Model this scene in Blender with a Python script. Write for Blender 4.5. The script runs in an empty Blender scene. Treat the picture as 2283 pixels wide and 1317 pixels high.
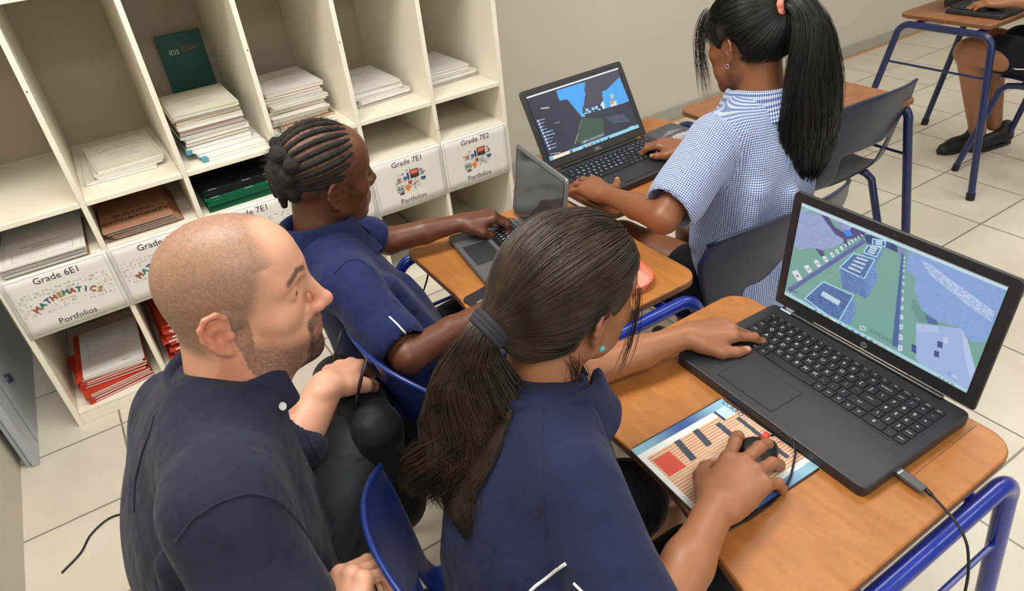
import bpy, bmesh, math, random
import numpy as np
from mathutils import Matrix, Vector
random.seed(7); RNG = np.random.default_rng(7)
SC = bpy.context.scene
COL = SC.collection
PI = math.pi

# ------------------------------------------------------------------ camera
CW, CH, CF = 2283, 1317, 1536.82
CAMP = np.array([0.4311, -2.2846, 1.5245])
_yaw, _pit, _rol = 0.51038, -0.58983, 0.11405
_f = np.array([math.sin(_yaw)*math.cos(_pit), math.cos(_yaw)*math.cos(_pit), math.sin(_pit)])
_r = np.array([math.cos(_yaw), -math.sin(_yaw), 0.0]); _d = np.cross(_f, _r)
_c, _s = math.cos(_rol), math.sin(_rol)
CR = np.array([_c*_r + _s*_d, -_s*_r + _c*_d, _f])      # rows: right, down, forward
cam = bpy.data.cameras.new('camera'); camo = bpy.data.objects.new('camera', cam); COL.objects.link(camo)
cam.sensor_fit = 'HORIZONTAL'; cam.sensor_width = 36; cam.lens = 36*CF/CW
cam.shift_x = 0.39/CW; cam.shift_y = -2.6/CW; cam.clip_start = .02
camo.matrix_world = Matrix([[CR[0][i], -CR[1][i], -CR[2][i], CAMP[i]] for i in range(3)] + [[0, 0, 0, 1]])
SC.camera = camo

def at(u, v, t):                                          # a pixel and a depth to a point of the room
    return CAMP + t*(CR.T @ np.array([(u-CW/2+.39)/CF, (v-CH/2+2.6)/CF, 1.0]))

# ------------------------------------------------------------------ world, light, exposure
w = bpy.data.worlds.new('world'); SC.world = w; w.use_nodes = True
w.node_tree.nodes['Background'].inputs[0].default_value = (.80, .86, 1.0, 1)
w.node_tree.nodes['Background'].inputs[1].default_value = 0.25
SC.view_settings.view_transform = 'Standard'; SC.view_settings.look = 'None'
SC.view_settings.exposure = 0.0; SC.view_settings.gamma = 1.0; SC.view_settings.use_curve_mapping = False

def area(name, loc, size, power, color, rot=(0, 0, 0)):
    l = bpy.data.lights.new(name, 'AREA'); l.shape = 'RECTANGLE'; l.size, l.size_y = size
    l.energy = power*1.0; l.color = color
    o = bpy.data.objects.new(name, l); o.location = loc; o.rotation_euler = rot; COL.objects.link(o)
    return o
# ceiling fittings (four rows of diffusers) and daylight from the window wall behind the camera
LIGHTS = [(.50, -.95, 1.75), (2.4, -1.2, .55), (4.0, -1.4, .8), (5.8, -1.5, .8), (.55, -3.0, 1.0), (3.4, -3.6, .45)]
for i, (x, y, k) in enumerate(LIGHTS):
    area('ceiling_lamp_light', (x, y, 2.66), (1.2, .55), 21*k, (1.0, .97, .92))
area('daylight', (1.6, -5.4, 1.7), (3.4, 1.6), 30, (.93, .96, 1.0), (math.radians(80), 0, 0))

# ------------------------------------------------------------------ materials
def lin(h):
    if isinstance(h, str):
        h = h.lstrip('#'); c = [int(h[i:i+2], 16)/255 for i in (0, 2, 4)]
    else: c = h
    return tuple(((x/12.92) if x <= .04045 else ((x+.055)/1.055)**2.4) for x in c)
def mat(name, color=None, rough=.5, metal=0, emit=None, bump=None, var=None, vcol=False, spec=.5, coat=0, sss=0, alpha=None, sheen=0):
    m = bpy.data.materials.new(name); m.use_nodes = True; nt = m.node_tree; N = nt.nodes; b = N['Principled BSDF']
    b.inputs['Roughness'].default_value = rough; b.inputs['Metallic'].default_value = metal
    b.inputs['Specular IOR Level'].default_value = spec; b.inputs['Coat Weight'].default_value = coat
    b.inputs['Sheen Weight'].default_value = sheen
    if sss:
        b.inputs['Subsurface Weight'].default_value = sss; b.inputs['Subsurface Radius'].default_value = (1, .35, .2)
        b.inputs['Subsurface Scale'].default_value = .006
    src = None
    if vcol:
        a = N.new('ShaderNodeAttribute'); a.attribute_name = 'Col'; src = a.outputs['Color']
    elif color: b.inputs['Base Color'].default_value = (*lin(color), 1)
    tc = N.new('ShaderNodeTexCoord')
    if var:                                              # var = (scale, amount, detail)
        n = N.new('ShaderNodeTexNoise'); n.inputs['Scale'].default_value = var[0]; n.inputs['Detail'].default_value = var[2] if len(var) > 2 else 4
        nt.links.new(tc.outputs['Object'], n.inputs['Vector'])
        r = N.new('ShaderNodeMapRange'); r.inputs['From Min'].default_value = .3; r.inputs['From Max'].default_value = .7
        r.inputs['To Min'].default_value = 1-var[1]; r.inputs['To Max'].default_value = 1+var[1]
        nt.links.new(n.outputs['Fac'], r.inputs['Value'])
        mx = N.new('ShaderNodeVectorMath'); mx.operation = 'SCALE'
        if src: nt.links.new(src, mx.inputs[0])
        else: mx.inputs[0].default_value = lin(color)
        nt.links.new(r.outputs[0], mx.inputs['Scale']); src = mx.outputs[0]
    if src: nt.links.new(src, b.inputs['Base Color'])
    if emit:
        if vcol: nt.links.new(src, b.inputs['Emission Color'])
        else: b.inputs['Emission Color'].default_value = (*lin(color), 1)
        b.inputs['Emission Strength'].default_value = emit
    if bump:                                             # bump = list of (scale, strength, distance)
        prev = None
        for sc, st, di in bump:
            n = N.new('ShaderNodeTexNoise'); n.inputs['Scale'].default_value = sc; n.inputs['Detail'].default_value = 3
            nt.links.new(tc.outputs['Object'], n.inputs['Vector'])
            bp = N.new('ShaderNodeBump'); bp.inputs['Strength'].default_value = st; bp.inputs['Distance'].default_value = di
            nt.links.new(n.outputs['Fac'], bp.inputs['Height'])
            if prev: nt.links.new(prev, bp.inputs['Normal'])
            prev = bp.outputs[0]
        nt.links.new(prev, b.inputs['Normal'])
    return m

M = {}
M['wall'] = mat('wall_paint', '#cfc9bc', .75, bump=[(220, .08, .002)], var=(1.5, .02))
M['wallbeige'] = mat('wall_paint_beige', '#c9c2b2', .75, var=(1.5, .02))
M['ceil'] = mat('ceiling_paint', '#e8e6df', .9)
M['shelf'] = mat('shelf_white', '#f7f1e0', .38, bump=[(60, .06, .002)], var=(6, .025))
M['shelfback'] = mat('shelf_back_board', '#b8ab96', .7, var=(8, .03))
M['paper'] = mat('paper', '#eceae6', .6, var=(30, .015))
M['cream'] = mat('paper_cream', '#dcd6c6', .6, var=(30, .02))
M['ink'] = mat('ink', '#3a3a3c', .6)
M['greyink'] = mat('grey_ink', '#77767a', .7)
M['kraft'] = mat('kraft_paper', '#a8795a', .7, var=(40, .06))
M['red'] = mat('red_card', '#c03a22', .45)
M['orange'] = mat('orange_ink', '#e88a3c', .6)
M['coral'] = mat('coral_ink', '#e2604c', .6)
M['blueink'] = mat('blue_ink', '#4669a8', .6)
M['navyink'] = mat('navy_ink', '#2c3f6e', .6)
M['tealink'] = mat('teal_ink', '#3f8a80', .6)
M['yellowink'] = mat('yellow_ink', '#dda047', .6)
M['green'] = mat('green_card', '#0c6a45', .5)
M['darkgreen'] = mat('dark_green_cover', '#1f5a50', .5, var=(14, .12))
M['tealband'] = mat('teal_band', '#4f9bac', .5)
M['black'] = mat('black_card', '#1a1a22', .5)
M['skirt'] = mat('skirting_tile', '#a9a69c', .5, var=(5, .04))
M['skirtwood'] = mat('skirting_wood', '#c49a6c', .55)
M['navy'] = mat('navy_plastic', '#1b2340', .32, bump=[(400, .05, .001)])
M['bluep'] = mat('blue_plastic', '#1d3276', .28, bump=[(400, .05, .001)])
M['tube'] = mat('blue_enamel', '#152f94', .25, coat=.3, bump=[(60, .04, .001)])
M['tubenavy'] = mat('navy_enamel', '#1b2858', .3, coat=.2)
M['laptop'] = mat('black_plastic', '#2a2a2f', .42, bump=[(900, .08, .0006)])
M['laptopgloss'] = mat('black_bezel', '#18181b', .3)
M['keycap'] = mat('keycap', '#1b1b1f', .4)
M['keymark'] = mat('keycap_print', '#d9dde2', .5)
M['keylit'] = mat('keycap_backlit_print', '#b9d4ff', .5, emit=.5)
M['greymetal'] = mat('grey_metal', '#8d9095', .35, metal=.6)
M['greydark'] = mat('grey_deck', '#55575b', .4)
M['silver'] = mat('silver', '#c9ccd0', .25, metal=.8)
M['glassdark'] = mat('dark_display', '#3a3d42', .08, spec=.9)
M['rubber'] = mat('black_rubber', '#121214', .45)
M['steel'] = mat('steel', '#b8bcc4', .3, metal=1)
M['pink'] = mat('pink_plastic', '#f09a86', .35, coat=.3, sss=0)
M['white'] = mat('white_plastic', '#e9e9e6', .4)
M['panel'] = mat('panel_grey', '#b2b7bf', .35, var=(3, .03))
M['redled'] = mat('red_glow', '#c0301a', .4, emit=.4)
M['scrunchie'] = mat('scrunchie', '#f0937f', .8, bump=[(300, .5, .003)])
M['hairtie'] = mat('hair_tie', '#2f2f38', .9, bump=[(500, .5, .002)])
M['turq'] = mat('turquoise', '#5fb0b4', .3)
M['pearl'] = mat('button', '#d9d4cf', .3, bump=[(900, .3, .001)])
M['lamp'] = mat('lamp_diffuser', '#ffffff', .5, emit=1.5)
M['vc'] = mat('printed', None, .55, vcol=True)
M['screenvc'] = mat('display', None, .35, vcol=True, emit=1.0)
for _m in (M['screenvc'],):
    _b = _m.node_tree.nodes['Principled BSDF']; _n = _m.node_tree
    for l in list(_n.links):
        if l.to_socket == _b.inputs['Base Color']: _n.links.remove(l)
    _b.inputs['Base Color'].default_value = (.02, .02, .025, 1)
def wood(name, h1, h2, scale=1.0, rough=.42):
    m = mat(name, h1, rough); nt = m.node_tree; N = nt.nodes; b = N['Principled BSDF']
    tc = N.new('ShaderNodeTexCoord'); mp = N.new('ShaderNodeMapping'); mp.inputs['Scale'].default_value = (22*scale, 5*scale, 9)
    n1 = N.new('ShaderNodeTexNoise'); n1.inputs['Scale'].default_value = 3; n1.inputs['Detail'].default_value = 8; n1.inputs['Distortion'].default_value = .8
    n2 = N.new('ShaderNodeTexNoise'); n2.inputs['Scale'].default_value = 120; n2.inputs['Detail'].default_value = 2
    cr = N.new('ShaderNodeValToRGB'); cr.color_ramp.elements[0].color = (*lin(h1), 1); cr.color_ramp.elements[1].color = (*lin(h2), 1)
    cr.color_ramp.elements[0].position = .36; cr.color_ramp.elements[1].position = .64
    mx = N.new('ShaderNodeMix'); mx.data_type = 'RGBA'; mx.blend_type = 'MULTIPLY'; mx.inputs[0].default_value = .22
    nt.links.new(tc.outputs['Object'], mp.inputs[0]); nt.links.new(mp.outputs[0], n1.inputs['Vector']); nt.links.new(tc.outputs['Object'], n2.inputs['Vector'])
    nt.links.new(n1.outputs['Fac'], cr.inputs[0]); nt.links.new(cr.outputs[0], mx.inputs[6]); nt.links.new(n2.outputs['Fac'], mx.inputs[7])
    nt.links.new(mx.outputs[2], b.inputs['Base Color'])
    return m
M['desk'] = wood('desk_laminate', '#b9783a', '#ab6c33', .7)
M['deskdark'] = wood('desk_laminate_dark', '#a8714a', '#96623e', 1.2)
M['edge'] = mat('desk_edge', '#7d5435', .6, var=(60, .15))
def fabric(name, h, scale=900, rough=.85, sheen=.07, b2=(9, .8, .03), var=(5, .08)):
    return mat(name, h, rough, bump=[b2, (scale, .35, .0008)], var=var, sheen=sheen, spec=.25)
M['poloblue'] = fabric('navy_polo_fabric', '#1d2446')
M['polokid'] = fabric('blue_polo_fabric', '#1a2450')
M['shirtnavy'] = fabric('dark_navy_cotton', '#232539', var=(8, .10))
M['short'] = fabric('black_navy_shorts', '#12131f')
M['trouser'] = fabric('charcoal_trousers', '#3b3e44', 1400)
M['hair'] = mat('black_hair', '#1a1512', .38, spec=.5)
M['hairb'] = mat('brown_black_hair', '#35291f', .42, spec=.35, var=(28, .5, 2))
M['hairk'] = mat('braided_hair', '#1c1614', .7, bump=[(500, 1, .003)])
M['shoe'] = mat('black_shoe', '#1d1b1c', .6)
M['shoesole'] = mat('shoe_stripe', '#a89a86', .6)
def skinmat(name, rough=.48, sss=.12):
    return mat(name, None, rough, vcol=True, sss=sss, bump=[(140, .12, .0012), (700, .15, .0005)], var=(35, .045))
M['skinman'] = skinmat('skin_light'); M['skin'] = skinmat('skin_brown', .42)
M['eyew'] = mat('eye_white', '#cfc4ba', .15); M['iris'] = mat('iris', '#2b1a10', .1)

def gingham():
    m = mat('gingham_cotton', '#9fb1d6', .85, sheen=.2, spec=.2); nt = m.node_tree; N = nt.nodes; b = N['Principled BSDF']
    a = N.new('ShaderNodeAttribute'); a.attribute_name = 'cloth'
    sp = N.new('ShaderNodeSeparateXYZ'); nt.links.new(a.outputs['Vector'], sp.inputs[0])
    outs = []
    for i in (0, 1):
        mu = N.new('ShaderNodeMath'); mu.operation = 'MULTIPLY'; mu.inputs[1].default_value = 1/.0048
        fr = N.new('ShaderNodeMath'); fr.operation = 'FRACT'; gt = N.new('ShaderNodeMath'); gt.operation = 'GREATER_THAN'; gt.inputs[1].default_value = .5
        nt.links.new(sp.outputs[i], mu.inputs[0]); nt.links.new(mu.outputs[0], fr.inputs[0]); nt.links.new(fr.outputs[0], gt.inputs[0]); outs.append(gt.outputs[0])
    ad = N.new('ShaderNodeMath'); ad.operation = 'ADD'; nt.links.new(outs[0], ad.inputs[0]); nt.links.new(outs[1], ad.inputs[1])
    dv = N.new('ShaderNodeMath'); dv.operation = 'DIVIDE'; dv.inputs[1].default_value = 2; nt.links.new(ad.outputs[0], dv.inputs[0])
    cr = N.new('ShaderNodeValToRGB'); cr.color_ramp.interpolation = 'CONSTANT'; e = cr.color_ramp.elements
    e[0].position = 0; e[0].color = (*lin('#dfe6f2'), 1); e[1].position = .3; e[1].color = (*lin('#8fa4cf'), 1)
    e3 = e.new(.8); e3.color = (*lin('#3b5596'), 1)
    nt.links.new(dv.outputs[0], cr.inputs[0]); nt.links.new(cr.outputs[0], b.inputs['Base Color'])
    tc = N.new('ShaderNodeTexCoord'); n = N.new('ShaderNodeTexNoise'); n.inputs['Scale'].default_value = 11
    bp = N.new('ShaderNodeBump'); bp.inputs['Strength'].default_value = .5; bp.inputs['Distance'].default_value = .02
    nt.links.new(tc.outputs['Object'], n.inputs['Vector']); nt.links.new(n.outputs['Fac'], bp.inputs['Height']); nt.links.new(bp.outputs[0], b.inputs['Normal'])
    return m
M['gingham'] = gingham()

def tilemat():
    m = mat('floor_tiles', '#c9c4b8', .3, spec=.4); nt = m.node_tree; N = nt.nodes; b = N['Principled BSDF']
    tc = N.new('ShaderNodeTexCoord'); mp = N.new('ShaderNodeMapping')
    P = .355; mp.inputs['Location'].default_value = (-.115/P, .08/P, 0); mp.inputs['Scale'].default_value = (1/P, 1/P, 1)
    sp = N.new('ShaderNodeSeparateXYZ'); nt.links.new(tc.outputs['Object'], mp.inputs[0]); nt.links.new(mp.outputs[0], sp.inputs[0])
    ms = []; fl = []
    for i in (0, 1):
        f = N.new('ShaderNodeMath'); f.operation = 'FRACT'; nt.links.new(sp.outputs[i], f.inputs[0])
        pp = N.new('ShaderNodeMath'); pp.operation = 'PINGPONG'; pp.inputs[1].default_value = .5; nt.links.new(f.outputs[0], pp.inputs[0])
        g = N.new('ShaderNodeMath'); g.operation = 'LESS_THAN'; g.inputs[1].default_value = .0095; nt.links.new(pp.outputs[0], g.inputs[0]); ms.append(g)
        q = N.new('ShaderNodeMath'); q.operation = 'FLOOR'; nt.links.new(sp.outputs[i], q.inputs[0]); fl.append(q)
    mxx = N.new('ShaderNodeMath'); mxx.operation = 'MAXIMUM'; nt.links.new(ms[0].outputs[0], mxx.inputs[0]); nt.links.new(ms[1].outputs[0], mxx.inputs[1])
    cb = N.new('ShaderNodeCombineXYZ'); nt.links.new(fl[0].outputs[0], cb.inputs[0]); nt.links.new(fl[1].outputs[0], cb.inputs[1])
    wn = N.new('ShaderNodeTexWhiteNoise'); nt.links.new(cb.outputs[0], wn.inputs['Vector'])
    n = N.new('ShaderNodeTexNoise'); n.inputs['Scale'].default_value = 6; n.inputs['Detail'].default_value = 6; nt.links.new(tc.outputs['Object'], n.inputs['Vector'])
    ad = N.new('ShaderNodeMath'); ad.operation = 'MULTIPLY_ADD'; ad.inputs[1].default_value = .25; nt.links.new(wn.outputs['Value'], ad.inputs[0]); nt.links.new(n.outputs['Fac'], ad.inputs[2])
    cr = N.new('ShaderNodeValToRGB'); cr.color_ramp.elements[0].position = .3; cr.color_ramp.elements[1].position = .95
    cr.color_ramp.elements[0].color = (*lin('#d0c7b6'), 1); cr.color_ramp.elements[1].color = (*lin('#e2dacb'), 1)
    nt.links.new(ad.outputs[0], cr.inputs[0])
    mx = N.new('ShaderNodeMix'); mx.data_type = 'RGBA'; nt.links.new(mxx.outputs[0], mx.inputs[0]); nt.links.new(cr.outputs[0], mx.inputs[6])
    mx.inputs[7].default_value = (*lin('#8b8373'), 1); nt.links.new(mx.outputs[2], b.inputs['Base Color'])
    bp = N.new('ShaderNodeBump'); bp.inputs['Strength'].default_value = .4; bp.inputs['Distance'].default_value = .002; bp.invert = True
    nt.links.new(mxx.outputs[0], bp.inputs['Height']); nt.links.new(bp.outputs[0], b.inputs['Normal'])
    return m
M['tiles'] = tilemat()
M['scalp'] = mat('scalp_between_braids', '#6b4733', .5, bump=[(900, .5, .001)], var=(90, .25))
M['gingcol'] = mat('gingham_collar', '#8d9fc8', .85, var=(400, .25, 0), sheen=.2)

# ------------------------------------------------------------------ mesh helpers
def frame(o=(0, 0, 0), x=None, z=None, yaw=None):
    """4x4 numpy frame; yaw in radians about z, or x axis + approximate z."""
    A = np.eye(4); A[:3, 3] = o
    if yaw is not None:
        c, s = math.cos(yaw), math.sin(yaw); A[:3, :3] = [[c, -s, 0], [s, c, 0], [0, 0, 1]]
    elif x is not None:
        X = np.array(x, float); X /= np.linalg.norm(X); Zv = np.array(z if z is not None else (0, 0, 1), float)
        Yv = np.cross(Zv, X); Yv /= np.linalg.norm(Yv); Zv = np.cross(X, Yv); A[:3, 0], A[:3, 1], A[:3, 2] = X, Yv, Zv
    return A
def rotm(ax, ang):
    R = np.eye(4); R[:3, :3] = np.array(Matrix.Rotation(ang, 3, ax)); return R
def xf(A, p):
    p = np.asarray(p, float); return p @ A[:3, :3].T + A[:3, 3]

class G:
    def __init__(s): s.v = []; s.f = []; s.mi = []; s.n = 0; s.cur = 0; s.A = None
    def add(s, v, f):
        v = np.asarray(v, float)
        if s.A is not None: v = xf(s.A, v)
        s.v.append(v); s.f += [[i+s.n for i in q] for q in f]; s.mi += [s.cur]*len(f); s.n += len(v); return s
    def box(s, lo, hi, A=None):
        x0, y0, z0 = lo; x1, y1, z1 = hi
        v = np.array([(x, y, z) for x in (x0, x1) for y in (y0, y1) for z in (z0, z1)], float)
        if A is not None: v = xf(A, v)
        return s.add(v, [(0, 1, 3, 2), (4, 6, 7, 5), (0, 4, 5, 1), (2, 3, 7, 6), (0, 2, 6, 4), (1, 5, 7, 3)])
    def prism(s, poly, z0, z1, A=None):
        n = len(poly); v = np.array([(x, y, z0) for x, y in poly]+[(x, y, z1) for x, y in poly], float)
        if A is not None: v = xf(A, v)
        return s.add(v, [tuple(range(n))[::-1], tuple(range(n, 2*n))]+[(i, (i+1) % n, n+(i+1) % n, n+i) for i in range(n)])
    def tube(s, pts, r, n=10, cap=True, closed=False, flat=None):
        P = np.array(pts, float); m = len(P); r = np.full(m, r, float) if np.isscalar(r) else np.array(r, float)
        T = np.gradient(P, axis=0) if not closed else np.roll(P, -1, 0)-np.roll(P, 1, 0)
        T /= np.linalg.norm(T, axis=1)[:, None]+1e-12
        up = np.array([0, 0, 1.]) if abs(T[0][2]) < .9 else np.array([1., 0, 0])
        U = []; u = np.cross(T[0], up); u /= np.linalg.norm(u)
        for i in range(m):
            u = u-T[i]*np.dot(u, T[i]); u /= np.linalg.norm(u)+1e-12; U.append(u.copy())
        U = np.array(U); V = np.cross(T, U); a = np.arange(n)*2*PI/n
        k = flat if flat else 1.0
        v = (P[:, None]+r[:, None, None]*(np.cos(a)[None, :, None]*U[:, None]+k*np.sin(a)[None, :, None]*V[:, None])).reshape(-1, 3)
        f = [(i*n+j, i*n+(j+1) % n, (i+1) % m*n+(j+1) % n, (i+1) % m*n+j) for i in range(m if closed else m-1) for j in range(n)]
        if cap and not closed: f += [tuple(range(n))[::-1], tuple(range((m-1)*n, m*n))]
        return s.add(v, f)
    def lathe(s, prof, n=24, A=None):
        a = np.arange(n)*2*PI/n; m = len(prof)
        v = np.array([(r*math.cos(t), r*math.sin(t), z) for r, z in prof for t in a])
        if A is not None: v = xf(A, v)
        return s.add(v, [(i*n+j, i*n+(j+1) % n, (i+1)*n+(j+1) % n, (i+1)*n+j) for i in range(m-1) for j in range(n)]+[tuple(range(n))[::-1], tuple(range((m-1)*n, m*n))])
    def grid(s, fn, nu, nv, keep=None, wrap=False):
        v = [fn(i/nu, j/nv) for i in range(nu+(0 if wrap else 1)) for j in range(nv+1)]; w_ = nv+1; tot = nu if wrap else nu+1
        f = [(i*w_+j, (i+1) % tot*w_+j, (i+1) % tot*w_+j+1, i*w_+j+1) for i in range(nu) for j in range(nv) if keep is None or keep((i+.5)/nu, (j+.5)/nv)]
        return s.add(v, f)
    def build(s, name, m, parent=None, bevel=0, seg=2, sub=0, solid=0, sharp=35, loc=None):
        me = bpy.data.meshes.new(name); V = np.concatenate(s.v) if s.v else np.zeros((0, 3))
        me.from_pydata(V.tolist(), [], s.f)
        for x in (m if isinstance(m, (list, tuple)) else [m]): me.materials.append(x)
        if isinstance(m, (list, tuple)): me.polygons.foreach_set('material_index', s.mi)
        me.polygons.foreach_set('use_smooth', [True]*len(me.polygons))
        if sharp: me.set_sharp_from_angle(angle=math.radians(sharp))
        o = bpy.data.objects.new(name, me); COL.objects.link(o)
        if parent: o.parent = parent
        if bevel:
            b = o.modifiers.new('bevel', 'BEVEL'); b.width = bevel; b.segments = seg; b.limit_method = 'ANGLE'; b.angle_limit = math.radians(40)
        if solid:
            b = o.modifiers.new('solid', 'SOLIDIFY'); b.thickness = solid; b.offset = 0
        if sub:
            b = o.modifiers.new('sub', 'SUBSURF'); b.levels = sub; b.render_levels = sub
        return o

def tag(o, label=None, cat=None, group=None, kind=None):
    if label: o['label'] = label
    if cat: o['category'] = cat
    if group: o['group'] = group
    if kind: o['kind'] = kind
    return o
def thing(name, label, cat, loc=(0, 0, 0), yaw=0, group=None):
    o = bpy.data.objects.new(name, None); o.empty_display_size = .05; COL.objects.link(o)
    o.location = loc; o.rotation_euler = (0, 0, yaw); return tag(o, label, cat, group)
def dup(root, loc, yaw=0, label=None, group=None):
    r = root.copy(); COL.objects.link(r); r.location = loc; r.rotation_euler = (0, 0, yaw); tag(r, label, None, group)
    for ch in list(root.children):
        c = ch.copy(); COL.objects.link(c); c.parent = r
        for g_ in list(ch.children):
            d_ = g_.copy(); COL.objects.link(d_); d_.parent = c
    return r
def struct(o): o['kind'] = 'structure'; return o
def inv_parent(o, parent):                                 # keep world-space mesh under a placed empty
    o.parent = parent; o.matrix_parent_inverse = (Matrix.Translation(parent.location) @ parent.rotation_euler.to_matrix().to_4x4()).inverted(); return o

_fc = {}
def glyphs(text, size, A, g, align='CENTER', ext=0.0):
    """adds text faces (font curve turned into mesh) to G g in frame A (x right, y up, z out)"""
    if text not in _fc:
        cu = bpy.data.curves.new('t', 'FONT'); cu.body = text; cu.size = 1; cu.align_x = 'CENTER'; cu.align_y = 'CENTER'; cu.resolution_u = 2
        ob = bpy.data.objects.new('t', cu); COL.objects.link(ob); dg = bpy.context.evaluated_depsgraph_get(); dg.update()
        me = bpy.data.meshes.new_from_object(ob.evaluated_get(dg))
        _fc[text] = (np.array([v.co[:] for v in me.vertices]).reshape(-1, 3), [tuple(p.vertices) for p in me.polygons])
        bpy.data.objects.remove(ob); bpy.data.curves.remove(cu); bpy.data.meshes.remove(me)
    v, f = _fc[text]
    if len(v): g.add(xf(A, v*size+[0, 0, ext]), f)

# ------------------------------------------------------------------ implicit surfaces (bodies, cloth): round cones, ellipsoids, lofts blended together
def _n(v): v = np.asarray(v, float); return v/(np.linalg.norm(v)+1e-12)
class SDF:
    def __init__(s): s.p = []; s.bb = []
    def _b(s, pts, r):
        pts = np.atleast_2d(pts); s.bb.append((pts.min(0)-r, pts.max(0)+r))
    def cone(s, a, b, ra, rb=None, k=.01, op=1, fl=None):
        """fl=(axis, factor): flattened along the axis"""
        a = np.array(a, float); b = np.array(b, float); rb = ra if rb is None else rb; ba = b-a; L = max(ba@ba, 1e-10)
        if fl is not None: nx = _n(fl[0]); q = fl[1]
        def fn(P):
            pa = P-a
            if fl is not None:
                # distance to axis plane component shrunk
                bb = ba-nx*(ba@nx)*(1-1/q); pa = pa+np.outer(pa@nx*(1/q-1), nx); LL = max(bb@bb, 1e-10)
                h = np.clip(pa@bb/LL, 0, 1); return (np.linalg.norm(pa-h[:, None]*bb, axis=1)-(ra+(rb-ra)*h))*min(1, q)**.5
            h = np.clip(pa@ba/L, 0, 1); return np.linalg.norm(pa-h[:, None]*ba, axis=1)-(ra+(rb-ra)*h)
        s.p.append((fn, k, op)); s._b([a, b], max(ra, rb)*1.3) if op > 0 else None; return s
    def chain(s, pts, rs, k=.01, op=1):
        for i in range(len(pts)-1): s.cone(pts[i], pts[i+1], rs[i], rs[i+1], k, op)
        return s
    def ell(s, c, r, k=.01, op=1, A=None):
        c = np.array(c, float); r = np.array(r, float); A = np.eye(3) if A is None else np.array(A)   # rows: local axes
        def fn(P):
            q = (P-c)@A.T; k0 = np.linalg.norm(q/r, axis=1); k1 = np.linalg.norm(q/(r*r), axis=1)+1e-9
            return k0*(k0-1)/k1
        s.p.append((fn, k, op)); s._b([c], max(r)) if op > 0 else None; return s
    def loft(s, secs, k=.02, e=2.4, op=1, flatcap=True):
        """secs: list of (centre, lateral dir, half width, half depth); runs along the polyline of centres"""
        Cn = np.array([q[0] for q in secs], float); lat = np.array([_n(q[1]) for q in secs]); a = np.array([q[2] for q in secs], float); b = np.array([q[3] for q in secs], float)
        ax = _n(Cn[-1]-Cn[0]); tt = (Cn-Cn[0])@ax; T = np.linspace(tt[0], tt[-1], 60)
        def cr(y):                                         # smooth interpolation
            y = np.atleast_2d(y.T).T; m = np.gradient(y, tt, axis=0); i = np.clip(np.searchsorted(tt, T)-1, 0, len(tt)-2); h = (tt[i+1]-tt[i]); u = ((T-tt[i])/h)[:, None]; h = h[:, None]
            return (2*u**3-3*u**2+1)*y[i]+(u**3-2*u**2+u)*h*m[i]+(-2*u**3+3*u**2)*y[i+1]+(u**3-u**2)*h*m[i+1]
        Ci, Li, ai, bi = cr(Cn), cr(lat), cr(a[:, None])[:, 0], cr(b[:, None])[:, 0]
        def fn(P):
            t = (P-Cn[0])@ax; tc = np.clip(t, T[0], T[-1])
            c = np.stack([np.interp(tc, T, Ci[:, j]) for j in range(3)], 1); l = np.stack([np.interp(tc, T, Li[:, j]) for j in range(3)], 1)
            l = l-(l@ax)[:, None]*ax; l /= np.linalg.norm(l, axis=1)[:, None]+1e-9; dp = np.cross(np.broadcast_to(ax, l.shape), l)
            aa = np.interp(tc, T, ai); bb = np.interp(tc, T, bi); q = P-c; q = q-(q@ax)[:, None]*ax
            x = np.abs((q*l).sum(1))/aa; y = np.abs((q*dp).sum(1))/bb
            n = (x**e+y**e+1e-9)**(1/e); d = (n-1)*np.minimum(aa, bb)*.9
            out = np.maximum(T[0]-t, t-T[-1])
            return np.where(out > 0, np.sqrt(np.maximum(d, 0)**2+out**2) + np.minimum(d, 0)*0, np.maximum(d, out) if flatcap else d)
        s.p.append((fn, k, op)); s._b(Cn, max(a.max(), b.max())) if op > 0 else None; return s
    def plane(s, c, n, k=.002):                            # cuts away the side n points to
        c = np.array(c, float); n = _n(n)
        s.p.append((lambda P: -((P-c)@n), k, -1)); return s
    def ev(s, P, idx=None):
        acc = np.full(len(P), 1e3)
        for i in (range(len(s.p)) if idx is None else idx):
            fn, k, op = s.p[i]; d = fn(P)
            if op < 0: d = -d; h = np.maximum(k-np.abs(acc-d), 0)/k; acc = np.maximum(acc, d)+h*h*k*.25
            else: h = np.maximum(k-np.abs(acc-d), 0)/k; acc = np.minimum(acc, d)-h*h*k*.25
        return acc
    def mesh(s, h, disp=None, dm=0.0):
        lo = np.min([b[0] for b in s.bb], 0)-.02; hi = np.max([b[1] for b in s.bb], 0)+.02
        B = 20; bs = B*h; nb = np.ceil((hi-lo)/bs).astype(int); hd = bs*math.sqrt(3)/2
        bi = np.stack(np.meshgrid(*[np.arange(n) for n in nb], indexing='ij'), -1).reshape(-1, 3)
        cen = lo+(bi+.5)*bs; D = []; acc = np.full(len(cen), 1e3)
        for fn, k, op in s.p: D.append(fn(cen))
        for (fn, k, op), d in zip(s.p, D):
            if op < 0: acc = np.maximum(acc, -d)
            else: acc = np.minimum(acc, d)
        act = np.where(np.abs(acc) < hd*1.35+.012+dm)[0]
        NN = nb*B+4; ids = []; pos = []; quads = []
        off = np.stack(np.meshgrid(*[np.arange(-1, B+1)]*3, indexing='ij'), -1).reshape(-1, 3); S = B+2
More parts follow.
